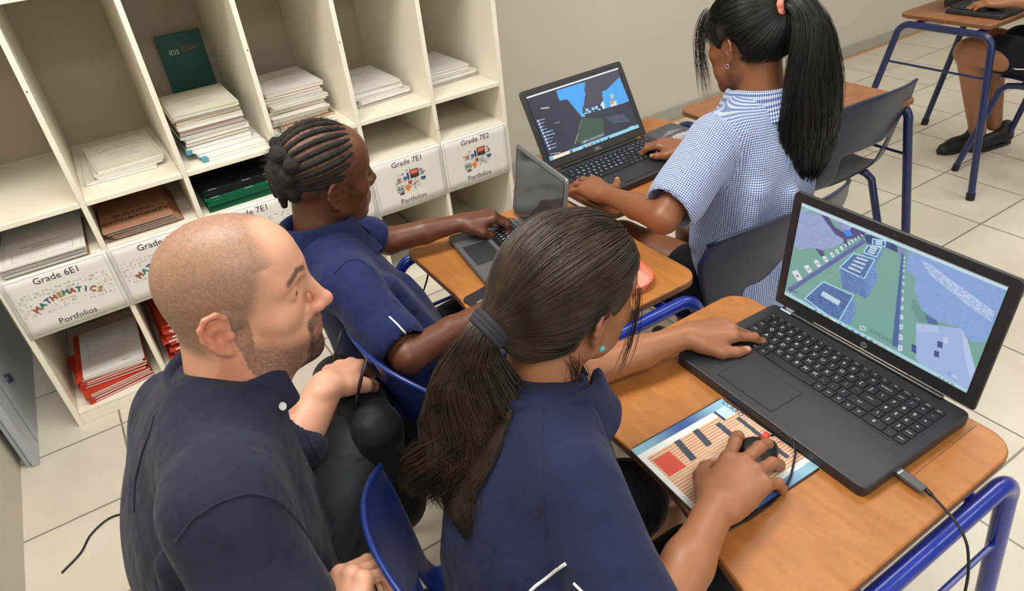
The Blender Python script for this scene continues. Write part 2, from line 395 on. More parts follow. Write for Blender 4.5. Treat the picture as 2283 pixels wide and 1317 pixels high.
        for b in act:
            idx = [i for i in range(len(s.p)) if (s.p[i][2] > 0 and D[i][b] < hd*2.3+s.p[i][1]+.01) or (s.p[i][2] < 0 and D[i][b] < hd*1.6+s.p[i][1]+.01)]
            if not idx: continue
            base = bi[b]*B; P = lo+(base+off)*h; v = s.ev(P, idx)
            if disp is not None: v = v+disp(P)
            if v.min() > 0 or v.max() < 0: continue
            v = v.reshape(S, S, S); sg = v < 0
            # cells -1..B-1 (index 0..S-2)
            c = [sg[i:S-1+i, j:S-1+j, k:S-1+k] for i in (0, 1) for j in (0, 1) for k in (0, 1)]
            sm = sum(x.astype(np.int8) for x in c); own = np.zeros(sm.shape, bool); own[1:, 1:, 1:] = True
            ce = np.argwhere((sm > 0) & (sm < 8) & own)
            if len(ce):
                acp = np.zeros((len(ce), 3)); cnt = np.zeros(len(ce))
                for a_ in range(3):
                    o1, o2 = [x for x in range(3) if x != a_]
                    for p_ in (0, 1):
                        for q_ in (0, 1):
                            e0 = np.zeros(3, int); e0[o1] = p_; e0[o2] = q_; e1 = e0.copy(); e1[a_] = 1
                            i0 = ce+e0; i1 = ce+e1; v0 = v[i0[:, 0], i0[:, 1], i0[:, 2]]; v1 = v[i1[:, 0], i1[:, 1], i1[:, 2]]
                            cr = (v0 < 0) != (v1 < 0); t = np.where(cr, v0/(v0-v1+1e-12), 0); pt = e0+t[:, None]*(e1-e0)
                            acp += pt*cr[:, None]; cnt += cr
                gi = base+ce-1; pos.append(lo+(gi+acp/cnt[:, None])*h)
                ids.append(((gi[:, 0]+2)*NN[1]+gi[:, 1]+2)*NN[2]+gi[:, 2]+2)
            for a_ in range(3):                            # edges starting at points 0..B-1
                e1 = np.zeros(3, int); e1[a_] = 1
                s0 = sg[1:S-1, 1:S-1, 1:S-1]; s1 = sg[1+e1[0]:S-1+e1[0], 1+e1[1]:S-1+e1[1], 1+e1[2]:S-1+e1[2]]
                ed = np.argwhere(s0 != s1)
                if not len(ed): continue
                st = s0[ed[:, 0], ed[:, 1], ed[:, 2]]; gp = base+ed; o1, o2 = (a_+1) % 3, (a_+2) % 3
                cs = []
                for dx, dy in ((0, 0), (-1, 0), (-1, -1), (0, -1)):
                    g_ = gp.copy(); g_[:, o1] += dx; g_[:, o2] += dy; cs.append(((g_[:, 0]+2)*NN[1]+g_[:, 1]+2)*NN[2]+g_[:, 2]+2)
                q = np.stack(cs, 1); q[~st] = q[~st][:, ::-1]; quads.append(q)
        ids = np.concatenate(ids); pos = np.concatenate(pos); quads = np.concatenate(quads)
        o = np.argsort(ids); ids = ids[o]; pos = pos[o]; ix = np.searchsorted(ids, quads); ix = np.clip(ix, 0, len(ids)-1)
        ok = (ids[ix] == quads).all(1); return pos, ix[ok]

def npmesh(name, V, F, m, parent=None, col=None, smooth=True, attrs=None, relax=0):
    V = np.asarray(V, np.float32); F = np.asarray(F, np.int32); me = bpy.data.meshes.new(name); k = F.shape[1]
    if relax:
        E = np.concatenate([F[:, [i, (i+1) % k]] for i in range(k)]); 
        for _ in range(relax):
            A_ = np.zeros_like(V); c_ = np.zeros(len(V), np.float32)
            for j in range(3): A_[:, j] = np.bincount(E[:, 0], V[E[:, 1], j], len(V))+np.bincount(E[:, 1], V[E[:, 0], j], len(V))
            c_ = np.bincount(E[:, 0], minlength=len(V))+np.bincount(E[:, 1], minlength=len(V))
            V = (.4*V+.6*A_/np.maximum(c_, 1)[:, None]).astype(np.float32)
    me.vertices.add(len(V)); me.vertices.foreach_set('co', V.ravel())
    me.loops.add(F.size); me.loops.foreach_set('vertex_index', F.ravel())
    me.polygons.add(len(F)); me.polygons.foreach_set('loop_start', np.arange(0, F.size, k, dtype=np.int32))
    me.update(calc_edges=True); me.polygons.foreach_set('use_smooth', [smooth]*len(F))
    for x in (m if isinstance(m, (list, tuple)) else [m]): me.materials.append(x)
    if col is not None:
        a = me.color_attributes.new('Col', 'FLOAT_COLOR', 'POINT'); a.data.foreach_set('color', np.concatenate([col, np.ones((len(V), 1))], 1).astype(np.float32).ravel())
    for nm, arr in (attrs or {}).items():
        a = me.attributes.new(nm, 'FLOAT_VECTOR', 'POINT'); a.data.foreach_set('vector', np.asarray(arr, np.float32).ravel())
    o = bpy.data.objects.new(name, me); COL.objects.link(o)
    if parent: inv_parent(o, parent)
    return o

def strands(lines, r, n=3, taper=True):
    """many poly-lines (N,m,3) into thin tubes -> V,F"""
    L = np.asarray(lines, np.float32); N, m, _ = L.shape; T = np.gradient(L, axis=1); T /= np.linalg.norm(T, axis=2, keepdims=True)+1e-9
    ref = np.array([.31, .53, .79], np.float32); U = np.cross(T, ref); U /= np.linalg.norm(U, axis=2, keepdims=True)+1e-9; W_ = np.cross(T, U)
    rr = (np.asarray(r).reshape(-1, 1) if not np.isscalar(r) else np.full((N, 1), r))*np.ones((N, m)); 
    if taper: rr = rr*np.interp(np.linspace(0, 1, m), [0, .1, .75, 1], [.6, 1, 1, .15])
    a = np.arange(n)*2*PI/n
    V = L[:, :, None]+rr[:, :, None, None]*(np.cos(a)[None, None, :, None]*U[:, :, None]+np.sin(a)[None, None, :, None]*W_[:, :, None])
    i = np.arange(m-1)[:, None]*n; j = np.arange(n)[None]; q = np.stack([i+j, i+(j+1) % n, i+n+(j+1) % n, i+n+j], -1).reshape(-1, 4)
    F = (q[None]+(np.arange(N)*m*n)[:, None, None]).reshape(-1, 4); return V.reshape(-1, 3), F

# ------------------------------------------------------------------ the room
XR, YF, YB, XL, HC = 7.6, -6.0, .622, -1.4, 2.7
g = G(); g.box((XL-.1, YF-.1, -.1), (XR+.1, YB+.1, 0)); struct(g.build('floor', M['tiles']))
g = G(); g.box((XL-.1, YF-.1, HC), (XR+.1, YB+.1, HC+.1)); struct(g.build('ceiling', M['ceil']))
g = G(); g.box((XL-.1, YB, 0), (XR+.1, YB+.12, HC)); struct(g.build('wall_back', M['wall']))
g = G(); g.box((XR, YF, 0), (XR+.12, YB, HC)); struct(g.build('wall_right', M['wall']))
g = G(); g.box((XL-.12, YF, 0), (XL, YB, HC)); g.box((XL, YF, 0), (-.187, -.05, HC)); struct(g.build('wall_left', M['wallbeige']))
g = G(); g.box((XL, YF-.12, 0), (XR, YF, .9)); g.box((XL, YF-.12, 2.3), (XR, YF, HC)); g.box((XL, YF-.12, .9), (-1.2, YF, 2.3)); g.box((5.5, YF-.12, .9), (XR, YF, 2.3)); struct(g.build('wall_front', M['wall']))
g = G()
for i in range(5): x = -1.2+i*6.7/4; g.box((x-.03, YF-.09, .9), (x+.03, YF-.03, 2.3))
g.box((-1.2, YF-.09, .9), (5.5, YF-.03, .95)); g.box((-1.2, YF-.09, 2.25), (5.5, YF-.03, 2.3)); struct(g.build('window_1', M['white']))
g = G(); g.box((1.79, YB-.012, .014), (XR, YB, .085)); struct(g.build('baseboard_back', M['skirt'], bevel=.002))
g = G(); g.box((1.79, YB-.018, 0), (XR, YB, .014)); struct(g.build('trim_1', M['skirtwood']))
for x, y, k in LIGHTS:                                    # ceiling fittings
    t = thing('ceiling_light', 'white ceiling light panel', 'ceiling light', (x, y, HC), 0, 'ceiling light panels')
    g = G(); g.box((-.64, -.32, -.03), (.64, .32, 0)); g.build('light_housing', M['white'], t, bevel=.004)
    g = G(); g.box((-.6, -.28, -.034), (.6, .28, -.03)); g.build('diffuser', M['lamp'], t)

# grey board standing on edge at the left of the shelf unit
t = thing('storage_board', 'pale grey board standing on its edge on the floor left of the white shelf unit', 'board', (-.150, .22, 0))
g = G(); g.box((-.004, -.335, 0), (.018, .385, 1.25)); g.build('board_panel', M['panel'], t, bevel=.003)
g = G(); g.box((-.019, -.325, 0), (-.006, .385, 1.22)); g.build('backing_panel', M['panel'], t, bevel=.003)
g = G(); g.box((.018, -.23, .015), (.0195, -.225, .5)); g.build('seam', M['greymetal'], t)
g = G(); g.tube([(.018, -.12, .2), (.03, -.12, .2), (.03, -.12, .225), (.018, -.12, .225)], .006, 8); g.build('catch', M['navy'], t)

# ------------------------------------------------------------------ pigeon-hole shelf unit
PITCH = .295; VX = [i*PITCH for i in range(7)]; TH = .016; SD = .605; S1 = .733; S2 = .575; SH = 1.62
t = thing('shelf_unit', 'large white painted pigeon-hole shelf unit full of paper stacks against the wall', 'shelf unit')
def panel(name, lo, hi, m=M['shelf'], bev=.0015):
    g = G(); c = (np.array(lo)+hi)/2; g.box(lo, hi); return g.build(name, m, t, bevel=bev)
panel('side_panel', (VX[0]-TH*.6, 0, 0), (VX[0]+TH*.5, SD, SH)); panel('side_panel', (VX[6]-TH*.5, 0, 0), (VX[6]+TH*.6, SD, SH))
for i in range(1, 6): panel('divider', (VX[i]-TH/2, .001, .05), (VX[i]+TH/2, SD-.006, SH-TH))
for i in range(6):
    a, b = VX[i]+TH/2+.0005, VX[i+1]-TH/2-.0005
    panel('shelf_board', (a, .002, S1-TH), (b, SD-.006, S1)); panel('shelf_board', (a, .002, S2-TH), (b, SD-.006, S2))
    panel('shelf_board', (a, .002, 1.28), (b, SD-.006, 1.28+TH))
    panel('bottom_board', (a, .004, .038), (b, SD-.006, .05))
panel('plinth', (VX[0]+TH*.5, .003, 0), (VX[6]-TH*.5, .018, .037)); panel('top_board', (VX[0]+TH*.5, 0, SH-TH), (VX[6]-TH*.5, SD, SH))
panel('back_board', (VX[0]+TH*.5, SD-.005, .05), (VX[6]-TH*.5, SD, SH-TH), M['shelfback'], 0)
g = G()
for (x, z) in [(VX[1], 1.06), (VX[3], 1.04), (VX[4], 1.01), (VX[5], .62)]:
    g = G()
    for k in range(1):
        a = random.random()*6; g.lathe([(.0022, 0), (.0026, .0006)], 7, frame((x+math.cos(a)*.003, -.0001, z+math.sin(a)*.006), x=(1, 0, 0), z=(0, -1, 0)))
    g.build('paint_chip', M['greyink'], t)

# ------------------------------------------------------------------ paper signs hung on the shelf fronts
class Ink:
    """flat printed strokes on a sheet; frame x right, y up, z out"""
    def __init__(s, A, mats): s.g = G(); s.A = A; s.m = mats; s.z = .0003
    def c(s, name): s.g.cur = s.m.index(name); return s
    def line(s, pts, w=.0005, closed=False):
        P = np.array(pts, float); n = len(P)
        for i in range(n if closed else n-1):
            a, b = P[i], P[(i+1) % n]; d = b-a; L = np.hypot(*d)
            if L < 1e-7: continue
            nn = np.array([-d[1], d[0]])/L*w/2; ex = d/L*w*.3
            s.g.add(xf(s.A, [(*(a-ex-nn), s.z), (*(b+ex-nn), s.z), (*(b+ex+nn), s.z), (*(a-ex+nn), s.z)]), [(0, 1, 2, 3)])
        s.z += 2e-6; return s
    def poly(s, pts, rot=0, c=(0, 0)):
        P = np.array(pts, float); co, si = math.cos(rot), math.sin(rot); P = P@np.array([[co, si], [-si, co]])+c
        s.g.add(xf(s.A, [(*p, s.z) for p in P]), [tuple(range(len(P)))]); s.z += 2e-6; return s
    def rect(s, x0, y0, x1, y1): return s.poly([(x0, y0), (x1, y0), (x1, y1), (x0, y1)])
    def disc(s, x, y, r, n=14): return s.poly([(x+r*math.cos(2*PI*i/n), y+r*math.sin(2*PI*i/n)) for i in range(n)])
    def ring(s, x, y, r, w=.0005, n=12, ry=None): return s.line([(x+r*math.cos(2*PI*i/n), y+(ry or r)*math.sin(2*PI*i/n)) for i in range(n)], w, True)
    def text(s, t_, x, y, size, rot=0):
        B = s.A@np.array([[math.cos(rot), -math.sin(rot), 0, x], [math.sin(rot), math.cos(rot), 0, y], [0, 0, 1, s.z], [0, 0, 0, 1]]); glyphs(t_, size, B, s.g); s.z += 2e-6; return s
    def build(s, name, parent): return s.g.build(name, [M[x] for x in s.m], parent, sharp=0)
INKS = ['ink', 'greyink', 'coral', 'orange', 'blueink', 'navyink', 'tealink', 'yellowink', 'redc', 'paper']
M['redc'] = mat('brick_ink', '#c2553f', .6)
def doodle(K, x, y, s, rnd):
    K.c(rnd.choice(['greyink']*7+['ink', 'yellowink', 'orange', 'blueink'])); w = .00065
    k = rnd.randrange(10)
    if k == 0: K.ring(x, y, s*.5, w)
    elif k == 1: K.line([(x-s*.5, y), (x+s*.5, y)], w).line([(x, y-s*.5), (x, y+s*.5)], w)
    elif k == 2: K.line([(x-s*.5, y-s*.4), (x+s*.5, y-s*.4), (x, y+s*.5)], w, True)
    elif k == 3: K.line([(x-s*.5, y-s*.3), (x+s*.5, y-s*.3), (x+s*.5, y+s*.4), (x-s*.5, y+s*.4)], w, True).line([(x-s*.3, y), (x+s*.3, y)], w)
    elif k == 4: K.line([(x-s*.5, y-s*.3), (x-s*.2, y+s*.4), (x+s*.1, y-s*.2), (x+s*.5, y+s*.4)], w)
    elif k == 5: K.line([(x-s*.4, y+s*.2), (x+s*.4, y+s*.2)], w).line([(x-s*.4, y-s*.2), (x+s*.4, y-s*.2)], w)
    elif k == 6: K.line([(x-s*.4, y-s*.4), (x+s*.4, y+s*.4)], w).line([(x-s*.4, y+s*.4), (x+s*.4, y-s*.4)], w)
    elif k == 7: K.text(rnd.choice(['2+4', 'a+b', 'x2', '3=1', '7', '4', 'y=', '5', '+', '%']), x, y, s*.8, rnd.uniform(-.2, .4))
    elif k == 8: K.disc(x, y, s*.13)
    else: K.ring(x, y, s*.5, w, ry=s*.3).line([(x-s*.2, y), (x+s*.2, y)], w)
def sign(i, head, kind, label, curl=0):
    x0 = VX[i]+.001; x1 = VX[i+1]-.001; wd = x1-x0; z0, z1 = .364, .573; ht = z1-z0; cx = (x0+x1)/2; cz = (z0+z1)/2
    t = thing('paper_sign', label, 'sign', (cx, -.003, cz))
    g = G(); g.A = None
    def f(u, v): 
        X = (u-.5)*wd; Z = (v-.5)*ht; y = -.0005-.006*curl*max(0, .5-v)**2*4*math.sin(u*PI)
        return (X, y, Z)
    g.grid(f, 12, 6); g.build('sheet', M['paper'], t, solid=.0006)
    A = frame((0, -.0012, 0), x=(1, 0, 0), z=(0, -1, 0)); K = Ink(A, INKS)
    m_ = .010; K.c('greyink').line([(-wd/2+m_, -ht/2+m_), (wd/2-m_, -ht/2+m_), (wd/2-m_, ht/2-m_), (-wd/2+m_, ht/2-m_)], .0007, True)
    K.c('ink').text('Grade '+head, 0, ht/2-.030, .0300); K.text('Portfolios', 0, -ht/2+.030, .0275)
    rnd = random.Random(i*7+3)
    if kind == 'math':
        for r in range(7):
            for c in range(22):
                y = .035-r*.0115+rnd.uniform(-.003, .003); x = (c-10.5)*.0118+rnd.uniform(-.003, .003)
                dd = abs(x)/.13; arch = .016*(1-dd*dd)-.012
                if abs(y-arch) < .015 and abs(x) < .088: continue
                if abs(y) > .047-.01*dd and dd > .9: continue
                doodle(K, x, y+.004, rnd.uniform(.004, .0085), rnd)
        cols = ['redc', 'tealink', 'blueink', 'redc', 'yellowink', 'tealink', 'redc', 'tealink', 'blueink', 'redc', 'yellowink']
        for j, ch in enumerate('MATHEMATICS'):
            u = (j-5)/5; x = u*.088; y = .014-.026*u*u-.002; rot = -u*.55
            for dx, dy in ((-.0012, 0), (.0012, 0), (0, .0012), (0, -.0012)): K.c('ink').text(ch, x+dx, y+dy, .0250, rot)
            K.c(cols[j]).text(ch, x, y, .0250, rot); K.text(ch, x+.0006, y, .0240, rot)
        K.c('yellowink').line([(-.022, -.0065), (.012, -.0065)], .0016)
    else:
        i0 = len(K.g.v)
        for r in range(60):
            a = rnd.uniform(0, 2*PI); q = rnd.uniform(.012, .045); doodle(K, math.cos(a)*q*1.15, math.sin(a)*q*.85, rnd.uniform(.003, .007), rnd)
        K.c('ink').rect(.002, .004, .030, .032); K.c('coral').rect(.004, .016, .028, .030); K.c('paper').line([(.008, .024), (.024, .024)], .0012)
        K.c('navyink').rect(-.008, .004, -.002, .026); K.c('navyink').line([(.036, .008), (.044, .008), (.042, .022), (.036, .028)], .0022).line([(.036, .018), (.042, .014)], .002)
        K.c('blueink').disc(-.015, .011, .006).rect(-.0165, .001, -.0135, .008); K.c('navyink').rect(.034, -.007, .050, -.001); K.c('tealink').rect(.036, -.012, .048, -.008)
        K.c('ink').ring(-.034, .010, .0075, .001); K.c('redc').disc(-.034, .010, .0045); K.c('redc').disc(-.002, -.006, .0058); K.c('ink').ring(-.002, -.006, .0062, .0008)
        K.c('orange').disc(-.012, -.020, .0085); K.c('orange').rect(-.0155, -.032, -.0085, -.027); K.c('ink').line([(-.045, -.028), (-.025, -.028), (-.025, -.010), (-.045, -.010)], .0014, True)
        K.c('tealink').rect(-.042, -.024, -.036, -.014); K.c('greyink').rect(-.034, -.024, -.028, -.014); K.c('ink').rect(-.040, -.038, -.026, -.032); K.c('orange').disc(.048, .014, .003)
        K.c('ink').ring(.026, -.022, .004, .0008); K.ring(.012, -.008, .005, .0007).line([(.012, -.013), (.012, -.02)], .001)
        for V_ in K.g.v[i0:]: V_[:, 0] *= 1.28; V_[:, 2] *= 1.22
    for V_ in K.g.v:
        u_ = (V_[:, 0]/wd+.5); v_ = V_[:, 2]/ht+.5; V_[:, 1] -= .006*curl*np.maximum(0, .5-v_)**2*4*np.sin(u_*PI)
    K.build('print', t)
sign(0, '6E1', 'math', 'paper sign reading Grade 6E1 with colourful MATHEMATICS lettering on the shelf front')
sign(1, '6E2', 'math', 'paper sign reading Grade 6E2 with MATHEMATICS lettering, partly behind the shaved head')
sign(2, '7E1', 'math', 'paper sign reading Grade 7E1 with MATHEMATICS lettering between two heads')
sign(3, '7E2', 'math', 'white paper sign on the shelf front mostly hidden behind the braided head')
sign(4, '7E1', 'sci', 'paper sign reading Grade 7E1 over a round cluster of science icons', 1)
sign(5, '7E2', 'sci', 'rightmost paper sign on the shelf, Grade 7E2 over a cluster of science icons', .6)

# ------------------------------------------------------------------ exercise books and paper stacks
def booklet(name, size, m, parent=None, pages='paper', curl=0, printed=None, spine=None, rnd=random):
    """one booklet as a thing: cover, page_block, print"""
    w_, d_, h_ = size; t = thing(name, '', 'book')
    g = G()
    def f(z): return lambda u, v: ((u-.5)*w_, (v-.5)*d_, z+curl*((1-v)**2)*.01+curl*.3*abs(u-.5)**2*.02)
    g.box((-w_/2+.002, -d_/2+.0015, .0005), (w_/2-.0015, d_/2-.0015, h_-.0005)); g.build('page_block', M[pages], t, bevel=.0006)
    g = G(); g.box((-w_/2, -d_/2, h_-.0007), (w_/2, d_/2, h_)); g.box((-w_/2, -d_/2, 0), (w_/2, d_/2, .0007)); g.box((-w_/2-.0006, -d_/2, 0), (-w_/2+.0004, d_/2, h_)); g.build('cover', M[m], t)
    if spine: g = G(); g.box((-w_/2-.0012, -d_/2-.0003, -.0002), (-w_/2+.018, d_/2+.0003, h_+.0003)); g.build('spine_tape', M[spine], t)
    if printed:
        K = Ink(frame((0, 0, h_)), INKS+['tealband', 'black', 'kraft']); K.z = .0004; printed(K, w_, d_); K.build('cover_print', t)
    return t
def p_title(K, w_, d_):
    K.c('greyink'); K.line([(-w_/2+.008, -d_/2+.008), (w_/2-.008, -d_/2+.008), (w_/2-.008, d_/2-.008), (-w_/2+.008, d_/2-.008)], .0006, True)
    K.c('ink')
    for j, ch in enumerate('MATHEMATICS'): u = (j-5)/5; K.text(ch, u*.062, .045-.012*u*u, .014, -u*.4)
    K.c('greyink')
    for k in range(5): K.line([(-.05+.006*(k % 2), -.0-.016*k), (.05-.009*(k % 3), -.0-.016*k)], .0012)
    rnd = random.Random(3)
    for k in range(22): doodle(K, rnd.uniform(-.075, .075), .062+rnd.uniform(-.006, .02), .006, rnd)
def p_lines(K, w_, d_):
    K.c('greyink')
    for k in range(9): K.line([(-w_*.36, d_*.3-.02*k), (w_*(.3-.05*(k % 3)), d_*.3-.02*k)], .0011)
def p_teal(K, w_, d_):
    K.c('tealband').rect(-.01, -d_/2+.03, w_/2-.02, -d_/2+.052); K.c('greyink')
    for k in range(5): K.line([(-w_*.4, -d_/2+.02+.012*k), (-w_*.1, -d_/2+.02+.012*k)], .001)
def p_opp(K, w_, d_):
    K.c('black').text('OPPORTUNITY', 0, -.075, .030).text('BUILDING', 0, -.03, .028).line([(-.08, .01), (.08, .01)], .001)
def p_form(K, w_, d_):
    K.c('ink').text('Exercise Workbook', -.005, -d_*.10, .0135).text('Assessment', -.005, -d_*.16, .0115)
    K.c('greyink').line([(-w_*.36, -d_*.42), (w_*.36, -d_*.42), (w_*.36, -d_*.23), (-w_*.36, -d_*.23)], .0011, True)
    for k in range(3): K.line([(-w_*.32, -d_*.28-.013*k), (w_*(.05), -d_*.28-.013*k)], .0008)
    K.line([(-w_*.46, -d_*.47), (w_*.46, -d_*.47), (w_*.46, d_*.47), (-w_*.46, d_*.47)], .0006, True)
def stack(items, cx, cy, z, group, where, rnd):
    """items: (name, size, cover, pages, printed, spine, dx, dy, yaw, gap, label)"""
    n = len(items)
    for i, (nm, size, m, pg, pr, sp, dx, dy, yw, gap, lab) in enumerate(items):
        o = booklet(nm, size, m, pages=pg, printed=pr, spine=sp); pos = ['lowest in', 'second up in', 'third up in', 'fourth up in', 'fifth up in', 'sixth up in', 'seventh up in', 'eighth up in', 'ninth up in', 'tenth up in', 'eleventh up in', 'twelfth up in', 'thirteenth up in'][i] if i < n-1 else 'top of'
        tag(o, f'{lab}, {pos} {where}', 'book' if nm != 'paper_sheaf' else 'papers', group); o.location = (cx+dx, cy+dy, z); o.rotation_euler = (0, 0, yw); z += size[2]+gap
    return z
rn = random.Random(5)
def J(a): return rn.uniform(-a, a)
# column B, on the long shelf
z = S1+.0012
it = [('exercise_book', (.215, .285, .010), 'cream', 'paper', p_lines, None, -.012, -.035, -.04, .0002, 'cream lined exercise book'),
      ('exercise_book', (.200, .265, .006), 'paper', 'paper', p_lines, None, .006, -.04, .05, .0002, 'thin white exercise book'),
      ('exercise_book', (.212, .28, .005), 'cream', 'paper', None, None, .010, -.03, .02, .0002, 'thin creased cream exercise book'),
      ('exercise_book', (.206, .286, .009), 'cream', 'paper', p_title, None, .012, -.008, .06, .0002, 'cream titled exercise book')]
stack(it, .442, .30, z, 'books in the low stack on the second column', 'the low stack in the second column', rn)
# column C tall stack
it = [('exercise_book', (.210, .285, .012), 'paper', 'paper', p_teal, 'tealband', .022, -.085, .05, .0003, 'white workbook with teal spine'),
      ('exercise_book', (.210, .29, .010), 'paper', 'paper', p_lines, None, .012, -.055, .07, .0003, 'white workbook'),
      ('exercise_book', (.212, .28, .014), 'paper', 'paper', None, 'tealband', -.002, -.05, -.02, .0003, 'thick white workbook with teal spine'),
      ('exercise_book', (.210, .28, .008), 'paper', 'paper', p_teal, None, -.004, -.045, .01, .0003, 'white workbook with small teal band')]
for k, (h_, m, lab) in enumerate([(.012, 'black', 'dark covered thick exercise book'), (.016, 'cream', 'cream thick exercise book'), (.006, 'paper', 'white exercise book'), (.016, 'black', 'dark exercise book'), (.006, 'red', 'red edged exercise book'), (.014, 'cream', 'cream exercise book'), (.012, 'kraft', 'brown edged exercise book'), (.009, 'cream', 'thin cream exercise book'), (.010, 'cream', 'cream titled exercise book')]):
    it.append(('exercise_book', (.208, .285, h_), m, 'paper' if k % 2 else 'cream', p_title if k == 8 else None, None, -.010+J(.006), -.045+J(.008), .02+J(.03), .0004, lab))
stack(it, .735, .27, S1+.0012, 'books in the tall stack', 'the tall stack in the third column', rn)
# column D
it = []
for k in range(12): it.append(('exercise_book', (.206+J(.004), .285, .006+.003*(k % 3)), ['kraft', 'paper', 'cream', 'paper', 'paper', 'kraft', 'cream', 'paper', 'cream', 'paper', 'kraft', 'paper'][k], 'cream' if k % 2 else 'paper', p_title if k == 11 else None, None, J(.006)-(.0 if k else -.012), -.03+J(.010), .03+J(.05), .0011, ['brown', 'white', 'cream'][{'kraft': 0, 'paper': 1, 'cream': 2}[['kraft', 'paper', 'cream', 'paper', 'paper', 'kraft', 'cream', 'paper', 'cream', 'paper', 'kraft', 'paper'][k]]]+' covered thin exercise book'))
stack(it, 1.032, .335, S1+.0012, 'books in the fanned stack', 'the fanned stack above the braided head', rn)
it = []
for k, (h_, lab) in enumerate([(.005, 'thin grey edged paper booklet'), (.006, 'thin white paper booklet'), (.012, 'thick jutting white booklet'), (.006, 'white paper booklet'), (.015, 'thick white paper block'), (.006, 'thin white paper booklet'), (.006, 'white titled booklet')]):
    it.append(('exercise_book', (.208, .286, h_), 'paper', 'paper', p_title if k == 6 else None, None, (.012 if k < 3 else -.006)+J(.004), -.025+J(.008)-(.01 if k < 3 else 0), (.06 if k < 3 else .02)+J(.02), .0012, lab))
stack(it, 1.325, .318, S1+.0012, 'booklets in the fifth column stack', 'the stack in the fifth column', rn)
it = []
for k, (h_, lab) in enumerate([(.005, 'thin white paper booklet'), (.008, 'white paper booklet'), (.010, 'thick white paper booklet'), (.004, 'thin grey edged booklet'), (.010, 'thick skewed white booklet'), (.006, 'white titled booklet')]):
    it.append(('exercise_book', (.206, .288, h_), 'paper', 'paper', p_title if k == 5 else None, None, (.010 if k < 3 else -.012)+J(.004), -.02+J(.008), (.06 if k < 3 else .02)+J(.02), .0018, lab))
stack(it, 1.625, .30, S1+.0012, 'booklets in the sixth column stack', 'the stack in the right end column', rn)
# dark green book leaning at the back of column C
t = thing('standing_book', 'dark green book standing upright behind the tall stack of books', 'book', (.776, .575, .735))
g = G(); g.box((-.078, -.010, .0), (.078, -.002, .300)); g.build('cover', M['darkgreen'], t, bevel=.001)
K = Ink(frame((0, -.0103, .15), x=(1, 0, 0), z=(0, -1, 0)), INKS); K.c('paper').text('USBORNE', 0, .095, .02); K.c('greyink')
K.g = G(); K.c('paper').text('IDS', -.03, .088, .024); K.c('redc').text('IDEA', .022, .092, .024)
K.c('tealink')
for k in range(5): K.text('atlas of maps and places'[:22-k*2], 0, .070-.010*k, .0075)
K.build('cover_print', t)
# under the long shelf: white papers (A), kraft booklets (B), black and green files (C)
it = []
for k in range(8): it.append(('paper_sheaf', (.226+J(.004), .315, .004), 'paper' if k else 'kraft', 'paper', p_form if k == 7 else None, None, J(.004), J(.005)-(.01 if k == 7 else 0), -.03+J(.02), .0003, 'white printed paper form' if k else 'brown paper folder'))
stack(it, .140, .155, S2+.0012, 'papers in the left cubby', 'the pile above the Grade 6E1 sign', rn)
it = []
for k in range(8): it.append(('exercise_book', (.206, .285, .0045), 'kraft', 'paper', p_opp if k == 7 else None, None, .012-.004*k+J(.002), .010-.003*k+J(.004), -.02+J(.02), .0006, 'brown kraft booklet'))
stack(it, .428, .165, S2+.0012, 'kraft booklets', 'the pile above the Grade 6E2 sign', rn)
def p_clip(K, w_, d_): K.c('paper').rect(-w_*.42, -d_*.485, -w_*.30, -d_*.475); K.rect(w_*.05, -d_*.485, w_*.17, -d_*.475); K.rect(w_*.36, -d_*.485, w_*.46, -d_*.475)
it = []
for k in range(9): it.append(('document_file', (.235, .31, .0065), 'green' if k < 6 else 'black', 'green' if k < 6 else 'black', p_clip if k in (2, 4, 5, 8) else None, None, J(.006)+.003*(k > 5), .012*(k > 5)+J(.004), J(.03), .0012, 'dark green document file' if k < 6 else 'black document file'))
stack(it, .738, .165, S2+.0012, 'document files', 'the pile in the dark third cubby', rn)
# bottom of column A and B: red edged files and reports
def p_rep(K, w_, d_):
    K.c('greyink').line([(-w_*.3, .0), (w_*.3, .0), (w_*.3, .07), (-w_*.3, .07)], .0009, True)
    for k in range(6): K.line([(-w_*.33, -.02-.014*k), (w_*(.3-.04*(k % 2)), -.02-.014*k)], .0011)
    K.text('Report', w_*.25, -d_*.42, .012)
it = []
for k in range(9): it.append(('report_file', (.212, .30, .008), 'red' if k < 7 else 'paper', 'paper', p_rep if k > 6 else None, 'red', (-.012 if k < 4 else .006)+J(.005), (-.012 if k < 4 else .012)+J(.004), (.13 if k < 4 else -.05)+J(.03), .0018, 'white-topped report file' if k > 6 else 'red edged report file'))
stack(it, .150, .195, .0515, 'red edged report files', 'the pile below the Grade 6E1 sign', rn)
it = []
for k in range(12): it.append(('report_file', (.205, .29, .010), 'red', 'paper', None, 'red', J(.012), J(.014), J(.07), .0028, 'red plastic report file'))
stack(it, .440, .22, .0515, 'red report files', 'the pile behind the shaved head', rn)
it = []
for k in range(3): it.append(('paper_sheaf', (.215, .30, .006), 'paper', 'paper', None, None, J(.01), J(.01), J(.06), .0005, 'white loose paper sheaf'))
stack(it, 1.03, .18, .0515, 'paper sheaves at the bottom of the shelf', 'the pile near the desk leg', rn)

